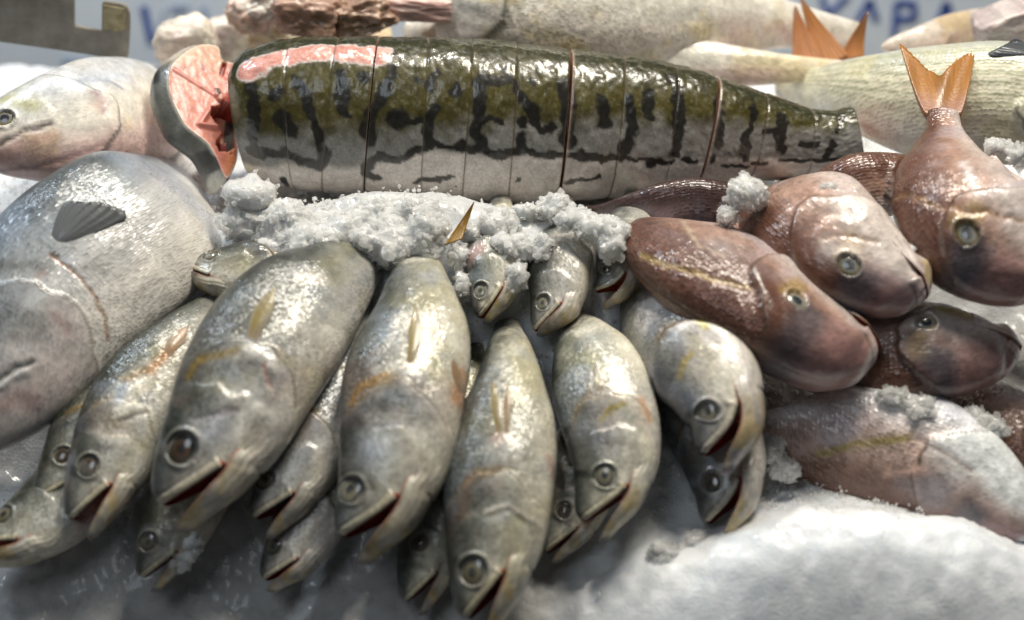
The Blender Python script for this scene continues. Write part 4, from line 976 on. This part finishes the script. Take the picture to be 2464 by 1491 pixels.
def closed(tq):
    i = np.floor(tq).astype(int); f = (tq - i)[:, None]; g = lambda k: o2[(i + k) % n_out]
    a, b, c, d = g(-1), g(0), g(1), g(2)
    return .5 * (2*b + (c-a)*f + (2*a-5*b+4*c-d)*f**2 + (-a+3*b-3*c+d)*f**3)
rim = closed(tc_)
stk = thing('catfish_end_steak', 'salmon-pink end steak with dark skin leaning off the striped trunk', 'fish steak', onface(540, 430))
cen2 = np.array([(onface(495, 250) - sc0) @ e1, (onface(495, 250) - sc0) @ e2])
nq = 70; q = np.linspace(0, 1, nq)[:, None, None]
pl = cen2 + (rim[None] - cen2) * q
def f2(px, py): p = onface(px, py) - sc0; return np.array([p @ e1, p @ e2])
def pdist(pl, pts):
    pts = [f2(*p) for p in pts]; d = np.full(pl.shape[:-1], 9.)
    if len(pts) == 1: return np.hypot(*(np.moveaxis(pl - pts[0], -1, 0)))
    for a, b in zip(pts[:-1], pts[1:]):
        ab = b - a; t = np.clip(((pl - a) @ ab) / (ab @ ab), 0, 1); d = np.minimum(d, np.linalg.norm(pl - a - t[..., None] * ab, axis=-1))
    return d
u_ = m0
nn_ = fbm(np.concatenate([pl * 60, pl[..., :1] * 0], -1), 4, 3); nw = fbm(np.concatenate([pl * 160, pl[..., :1] * 0], -1), 3, 4)
cav = sstep(36 * u_, 26 * u_, pdist(pl, [(541, 278), (548, 292)]) + (nw - .5) * .008)
cav2 = sstep(26 * u_, 16 * u_, pdist(pl, [(545, 345), (560, 325)]) + (nw - .5) * .008)
slot = sstep(11 * u_, 6 * u_, pdist(pl, [(574, 172), (570, 240)])); slot2 = sstep(7 * u_, 3 * u_, pdist(pl, [(541, 152), (534, 178)]))
dep = -.022 * cav - .018 * cav2 - .008 * slot - .005 * slot2 + .0018 * (nn_ - .5) + .0005 * (nw - .5)
ridge = np.exp(-(pdist(pl, [(418, 166), (460, 195), (505, 222), (520, 232)]) / (3 * u_)) ** 2)
bone = sstep(12 * u_, 6 * u_, pdist(pl, [(522, 222), (530, 238), (556, 256)]))
memb = np.exp(-(pdist(pl, [(505, 262), (480, 300), (520, 305), (555, 310)]) / (6 * u_)) ** 2)
dep += .002 * ridge + .004 * bone + .004 * memb
dep *= sstep(1.0, .93, q[..., 0])
Cs = mix((.62, .25, .20), (.70, .38, .30), nn_)
yy = pl[..., 1]; top_ = f2(493, 106)[1]
Cs = mix(Cs, (.70, .45, .28), .7 * sstep(.045, .0, top_ - yy)); Cs = mix(Cs, (.60, .20, .14), .55 * sstep(.05, .10, top_ - yy))
Cs = mix(Cs, (.72, .42, .44), .8 * ridge); Cs = mix(Cs, (.70, .48, .42), .6 * bone); Cs = mix(Cs, (.70, .36, .32), .7 * memb)
Cs = mix(Cs, (.45, .07, .05), sstep(46 * u_, 26 * u_, pdist(pl, [(578, 165), (574, 250), (572, 330)]) + (nw - .5) * .012) * .9)
Cs = mix(Cs, (.20, .008, .008), np.clip(cav + .8 * cav2, 0, 1)); Cs = mix(Cs, (.32, .03, .02), slot * .7); Cs = mix(Cs, (.35, .04, .03), slot2)
Cs = mix(Cs, (.62, .26, .12), .9 * sstep(20 * u_, 12 * u_, pdist(pl, [(560, 372), (554, 405)])))
Cs = mix(Cs, (.30, .02, .03), sstep(6 * u_, 3 * u_, pdist(pl, [(487, 158), (489, 166)]))); Cs = mix(Cs, (.03, .01, .01), sstep(8 * u_, 4 * u_, pdist(pl, [(520, 217), (524, 226)])))
Cs = mix(Cs, (.74, .62, .50), .8 * sstep(.955, .985, q[..., 0] + 0 * nn_))
Cs = Cs * np.array((.86, .78, .74))
Xs = sc0 + pl[..., :1] * e1 + pl[..., 1:] * e2 + dep[..., None] * nrm
ff = gridfaces(nq, 240, True, True)
tst = np.cross(Xs[5, 1] - Xs[5, 0], Xs[6, 0] - Xs[5, 0]); ff = gridfaces(nq, 240, True, np.dot(tst, nrm) < 0)
mk('cut_flesh', Xs, ff, M['flesh'], stk, Cs, pl * 1.0, np.ones(nq * 240) * .3)
# skin band
thick = .024; bdir = unit(-nrm * .55 - RGT * .62 - UPV * .40)
tq = np.linspace(0, 1, 22)[:, None, None]
face = Xs[-1][None]; ce = face.mean(1, keepdims=True)
outw = unit((face - ce) - ((face - ce) @ nrm)[..., None] * nrm)
Xk = face + bdir * thick * tq + outw * (.005 * np.sin(tq * math.pi * .9) + .0005)
n = fbm(Xk * 60, 3, 4)
rimy = (rim[:, 1] - rim[:, 1].min()) / (rim[:, 1].max() - rim[:, 1].min())
Ck = mix(mix((.05, .055, .05), (.16, .16, .14), n), (.62, .58, .52), .85 * sstep(.07, .0, tq[..., 0] + 0 * n))
Ck = mix(Ck, (.38, .37, .33), .7 * sstep(.25, .05, np.broadcast_to(rimy[None], n.shape) + (n - .5) * .3)); Ck = mix(Ck, (.01, .01, .01), .8 * sstep(.55, .66, fbm(Xk * 38 + 4, 3, 9)))
Ck = mix(Ck, (.60, .52, .42), .9 * sstep(.72, .86, np.broadcast_to(rimy[None], n.shape)))
tst = np.cross(Xk[5, 1] - Xk[5, 0], Xk[6, 0] - Xk[5, 0]); mid_ = (tst * outw[0, 0]).sum()
mk('skin', Xk, gridfaces(22, 240, True, mid_ < 0), M['catfish'], stk, Ck, np.stack([tq[..., 0] * .04 + 0 * n, np.broadcast_to(np.arange(240) * .002, n.shape)], -1), np.ones(22 * 240) * .5)
qb = np.linspace(0, 1, 8)[:, None, None]; eb = Xk[-1]; Xb = eb.mean(0) + (eb[None] - eb.mean(0)) * qb
mk('back_flesh', Xb, gridfaces(8, 240, True, np.dot(tst, nrm) > 0), M['flesh'], stk, mix((.60, .32, .22), (.68, .42, .3), fbm(Xb * 50, 3, 2)), np.stack([Xb[..., 0], Xb[..., 2]], -1), np.ones(8 * 240) * .3)

# ------------------------------------------------------------------ cut chunks at the back left
def ico(sub):
    bm = bmesh.new(); bmesh.ops.create_icosphere(bm, subdivisions=sub, radius=1); V = np.array([v_.co[:] for v_ in bm.verts]); F = np.array([[v_.index for v_ in f.verts] for f in bm.faces]); bm.free(); return V, F
ICO = {k: ico(k) for k in (3, 4, 5)}
def chunk(name, label, cat_, px, py, wpx, hpx, h, c1, c2_, seed, boxy=.5, depth=.8, group=None, rotd=0, rough=.12, skincol=None):
    V, F = ICO[5]; V = V.copy()
    V = V / (np.sum(np.abs(V) ** (2 + 10 * boxy), axis=1) ** (1 / (2 + 10 * boxy)))[:, None]
    nz_ = fbm(V * 2 + seed, 4, seed); V = V * (1 + (nz_ - .5) * 2.2 * rough + (fbm(V * 9 + seed, 3, seed) - .5) * .6 * rough)[:, None]
    c = P3(px, py, h); m_ = mpp(c); a = math.radians(rotd)
    Rx = V[:, 0] * wpx / 2 * m_; Rz = V[:, 2] * hpx / 2 * m_; Ry = V[:, 1] * wpx / 2 * m_ * depth
    Xc = c + (Rx * math.cos(a) - Rz * math.sin(a))[:, None] * RGT + Ry[:, None] * np.array([0, 1., 0]) + (Rx * math.sin(a) + Rz * math.cos(a))[:, None] * np.array([0, 0, 1.])
    n = fbm(Xc * 60, 4, seed); C = mix(c1, c2_, sstep(.3, .7, n))
    if skincol is not None: C = mix(C, skincol, sstep(.45, .6, fbm(Xc * 28 + seed, 3, seed + 2)))
    o = mk(name, Xc, F, M['flesh'], None, C, Xc[:, [0, 2]], np.full(len(V), .35), origin=c - np.array([0, 0, hpx / 2 * m_]))
    return tag(o, label, cat_, group)
g = 'cut fish pieces at the back left'
WH1, WH2 = (.72, .68, .58), (.62, .52, .46)
chunk('fish_chunk', 'white ragged fish chunk behind the salmon-pink end steak', 'fish piece', 452, 110, 135, 125, .10, WH1, WH2, 1, .25, .7, g, 14, .2)
chunk('fish_chunk', 'upright whitish fish chunk with grey side next to the ragged one', 'fish piece', 565, 105, 110, 130, .085, WH1, (.50, .42, .40), 2, .5, .7, g, 6)
chunk('fish_chunk', 'cream block right behind the cut end of the striped trunk', 'fish piece', 655, 105, 105, 90, .095, (.70, .66, .50), (.62, .52, .36), 3, .7, .7, g, 2)
chunk('fish_chunk', 'cream block in the middle of the row behind the trunk', 'fish piece', 762, 108, 110, 75, .09, (.66, .62, .42), (.56, .48, .30), 4, .75, .7, g, -2)
chunk('fish_chunk', 'cream block with orange corner, last in the row behind the trunk', 'fish piece', 880, 106, 120, 75, .09, (.66, .60, .40), (.58, .44, .28), 5, .7, .7, g, -3)
chunk('fish_head_piece', 'pinkish brown gutted head piece at the top edge', 'fish piece', 740, 28, 150, 95, .15, (.52, .34, .28), (.66, .52, .45), 6, .3, .8, g, -8, .25, (.38, .24, .18))
chunk('fish_head_piece', 'shredded brown fish offcut left of the gutted head piece', 'fish piece', 625, 20, 130, 100, .14, (.44, .28, .21), (.68, .56, .49), 7, .15, .8, g, 20, .4, (.66, .60, .54))
chunk('fish_head_piece', 'torn pink offcut with dark gap right of the gutted head piece', 'fish piece', 870, 32, 150, 90, .145, (.58, .40, .32), (.68, .54, .46), 8, .25, .8, g, 12, .35, (.30, .19, .13))
chunk('fish_chunk', 'smooth mauve fish tail piece at the top right corner', 'fish piece', 2425, 58, 150, 85, .13, (.44, .36, .36), (.56, .50, .48), 9, .55, .8, g, 24)
chunk('fish_fillet', 'smooth pink fillet end at the top, left of the pale top fish', 'fish piece', 1010, 10, 200, 62, .15, (.56, .36, .32), (.62, .44, .40), 10, .3, .6, g, -4)

# ------------------------------------------------------------------ notched metal plate, top left
M['metal'] = flat_mat('worn_metal', (.20, .185, .15), (.33, .30, .26), .45, 40, .15)
M['stain'] = flat_mat('stained_metal', (.22, .19, .09), (.42, .36, .22), .5, 120, .3)
PY_ = .24
def ppt(px, py, y): d = raydir(px, py); t = (y - CAM[1]) / d[1]; return CAM + t * d
OUTL = [(-260, 78), (0, 101), (150, 122), (290, 144), (302, 143), (308, 134), (312, 60), (311, 32), (304, 17), (292, 10), (250, 4), (245, 8), (244, 76), (178, 63), (177, -160), (-260, -160)]
c0 = ppt(0, 101, PY_)
pt_ = thing('metal_plate', 'worn grey metal plate with a notched end reaching in at the top left', 'metal plate', c0)
fr = [ppt(x, y, PY_) for x, y in OUTL]; nn = len(fr); th_ = np.array([0.0, .006, 0])
bm = bmesh.new(); vs = [bm.verts.new((p - c0).tolist()) for p in fr]; f = bm.faces.new(vs)
r_ = bmesh.ops.extrude_face_region(bm, geom=[f]); bmesh.ops.translate(bm, verts=[v_ for v_ in r_['geom'] if isinstance(v_, bmesh.types.BMVert)], vec=th_.tolist())
bmesh.ops.bevel(bm, geom=bm.edges[:], offset=.0008, segments=2, affect='EDGES'); bmesh.ops.recalc_face_normals(bm, faces=bm.faces[:])
me = bpy.data.meshes.new('plate'); bm.to_mesh(me); bm.free(); me.materials.append(M['metal'])
po_ = bpy.data.objects.new('plate', me); col.objects.link(po_); po_.parent = pt_
s4 = [ppt(x, y, PY_ - .0022) for x, y in [(247, 12), (300, 22), (304, 70), (282, 78), (262, 70), (248, 74)]]
s5 = [p + np.array([0, .0024, 0]) for p in s4]
mk('stain', s4 + s5, [list(range(6))[::-1], list(range(6, 12))] + [[i, (i+1) % 6, (i+1) % 6 + 6, i + 6] for i in range(6)], M['stain'], pt_, smooth=False)

# ------------------------------------------------------------------ ice lumps
def blob(sph, voxel):
    V0, F0 = ICO[3]; n = len(V0)
    V = np.concatenate([V0 * s[3:6] + s[:3] for s in sph]); F = np.concatenate([F0 + k * n for k in range(len(sph))])
    me = bpy.data.meshes.new('tmp'); me.from_pydata(V.tolist(), [], F.tolist()); o = bpy.data.objects.new('tmp', me); col.objects.link(o)
    md = o.modifiers.new('r', 'REMESH'); md.mode = 'VOXEL'; md.voxel_size = voxel
    dg = bpy.context.evaluated_depsgraph_get(); ev = o.evaluated_get(dg); m2 = ev.to_mesh()
    X = np.zeros(len(m2.vertices) * 3); m2.vertices.foreach_get('co', X); X = X.reshape(-1, 3)
    Nn = np.zeros(len(m2.vertices) * 3); m2.vertices.foreach_get('normal', Nn); Nn = Nn.reshape(-1, 3)
    FF = np.zeros(len(m2.polygons) * 4, np.int32); m2.polygons.foreach_get('vertices', FF) if len(m2.loops) == len(m2.polygons) * 4 else None
    Fl = FF.reshape(-1, 4) if len(m2.loops) == len(m2.polygons) * 4 else [list(q.vertices) for q in m2.polygons]
    ev.to_mesh_clear(); bpy.data.objects.remove(o); bpy.data.meshes.remove(me)
    return X, Nn, Fl
def ice(label, parts, seed, ng=400, amp=.0045, gs=(.0010, .0030), sub=7, voxel=.0022, name='ice_lump', fine=.0010):
    """parts: (px, py, w px, h px, height) ellipsoids that make up one lump"""
    rg_ = np.random.default_rng(seed); sph = []
    for px, py, wpx, hpx, h in parts:
        c = P3(px, py, h); m_ = mpp(c); a, b = wpx / 2 * m_, hpx / 2 * m_; dp = .5 * (a + b)
        sph.append(np.concatenate([c, [a * .86, dp * .80, b * .86]]))
        for _ in range(sub):
            d = unit(rg_.normal(size=3)); rr = rg_.uniform(.28, .55)
            cc = c + d[0] * a * .66 * RGT + d[1] * dp * .55 * FWD + d[2] * b * .66 * UPV
            sph.append(np.concatenate([cc, np.array([a, dp, b]) * .35 + min(a, b) * .65 * rr * rg_.uniform(.5, 1.1, 3)])) if False else sph.append(np.concatenate([cc, min(a, b) * rr * rg_.uniform(.8, 1.25, 3)]))
    X, Nn, F = blob(sph, voxel)
    X = X + Nn * (amp * 3.4 * (fbm(X * 48 + seed, 4, seed) - .5) + fine * 2 * (fbm(X * 330 + seed, 2, seed + 3) - .5))[:, None]
    t = thing(name, label, 'ice', X[np.argmin(X[:, 2])], 'ice lumps lying on and between the fish')
    mk('ice_core', X, F, M['lump'], t)
    n1, n2 = int(ng * .34), int(ng * .4)
    sel = rg_.choice(len(X), min(n1 + n2, len(X)), replace=False)
    szs = np.where(np.arange(len(sel)) < n1, rg_.uniform(gs[1] * 1.4, gs[1] * 3.6, len(sel)), rg_.uniform(gs[0], gs[1], len(sel)))
    pts = X[sel] + rg_.normal(size=(len(sel), 3)) * .0012 - Nn[sel] * (szs * .15)[:, None]
    Vg, Fg = grains(pts, szs, rg_)
    g_ = mk('ice_crystals', Vg, Fg, M['grain'], t, smooth=False); g_['kind'] = 'stuff'
    return t
ice('smooth rounded ice lump beside the salmon-pink end steak', [(600, 470, 150, 95, .078)], 1, 250, .003, (.0008, .0018), 5)
ice('big crushed ice heap in front of the striped trunk belly', [(590, 540, 130, 110, .055), (690, 545, 170, 150, .06), (760, 590, 200, 130, .062), (840, 560, 160, 120, .062), (910, 530, 190, 110, .068), (985, 515, 140, 110, .07), (1025, 570, 110, 160, .075), (930, 590, 220, 110, .066), (660, 600, 120, 60, .06)], 3, 3000, .007, (.0010, .0034), 3, .0026, 'ice_heap', .0016)
ice('ice cap over the left small croaker head', [(1200, 545, 110, 80, .07), (1215, 590, 80, 70, .08), (1130, 560, 60, 50, .07)], 6, 600)
ice('ice crumbs between the upright croaker and the left small head', [(1105, 620, 50, 70, .07), (1112, 690, 36, 70, .065)], 21, 300)
ice('ice wedge between the two small croaker heads', [(1245, 600, 70, 80, .08), (1240, 665, 55, 90, .08), (1300, 590, 60, 60, .085)], 7, 500)
ice('flat pale ice piece above the small open mouth', [(1385, 522, 120, 60, .10), (1450, 555, 130, 85, .10), (1470, 600, 70, 60, .10)], 8, 700)
ice('ice lump between the trunk and the small croaker heads', [(1330, 500, 110, 60, .06), (1270, 510, 70, 50, .06)], 9, 450)
ice('large single ice lump at the tip of the striped trunk belly', [(1797, 466, 112, 88, .135)], 10, 450, .003, (.0010, .0022), 6)
ice('small ice crumb under the large single lump', [(1750, 520, 48, 48, .125)], 11, 120)
ice('clear ice on the shoulder of the half buried porgy', [(2150, 955, 80, 50, .085), (2215, 980, 70, 50, .085)], 12, 450)
ice('clear ice lump in the dark gap at the right edge', [(2365, 1028, 110, 80, .065)], 13, 420, .005)
ice('ice by the cut tail end of the striped trunk', [(2095, 400, 80, 50, .08)], 14, 300)
ice('ice strip beside the orange fin at the right edge', [(2400, 350, 70, 45, .14), (2450, 375, 70, 50, .14)], 15, 300)
ice('ice sliver on the shoulder of the middle porgy', [(2185, 600, 42, 40, .150)], 16, 60, .002, (.0008, .0016))
ice('ice crumbs on the back of the middle porgy', [(1990, 452, 50, 24, .15), (2030, 470, 50, 22, .15)], 17, 180)
ice('ice shard under the chin of the widest croaker', [(460, 1310, 40, 60, .05), (440, 1350, 40, 50, .045)], 18, 160)
ice('ice crumbs between the lower croaker and the half buried porgy', [(1860, 1085, 60, 60, .05), (1890, 1130, 80, 60, .05)], 19, 420)
ice('ice crumbs under the croaker resting on the bank', [(1600, 1330, 100, 50, .045), (1680, 1310, 90, 50, .045)], 20, 420)
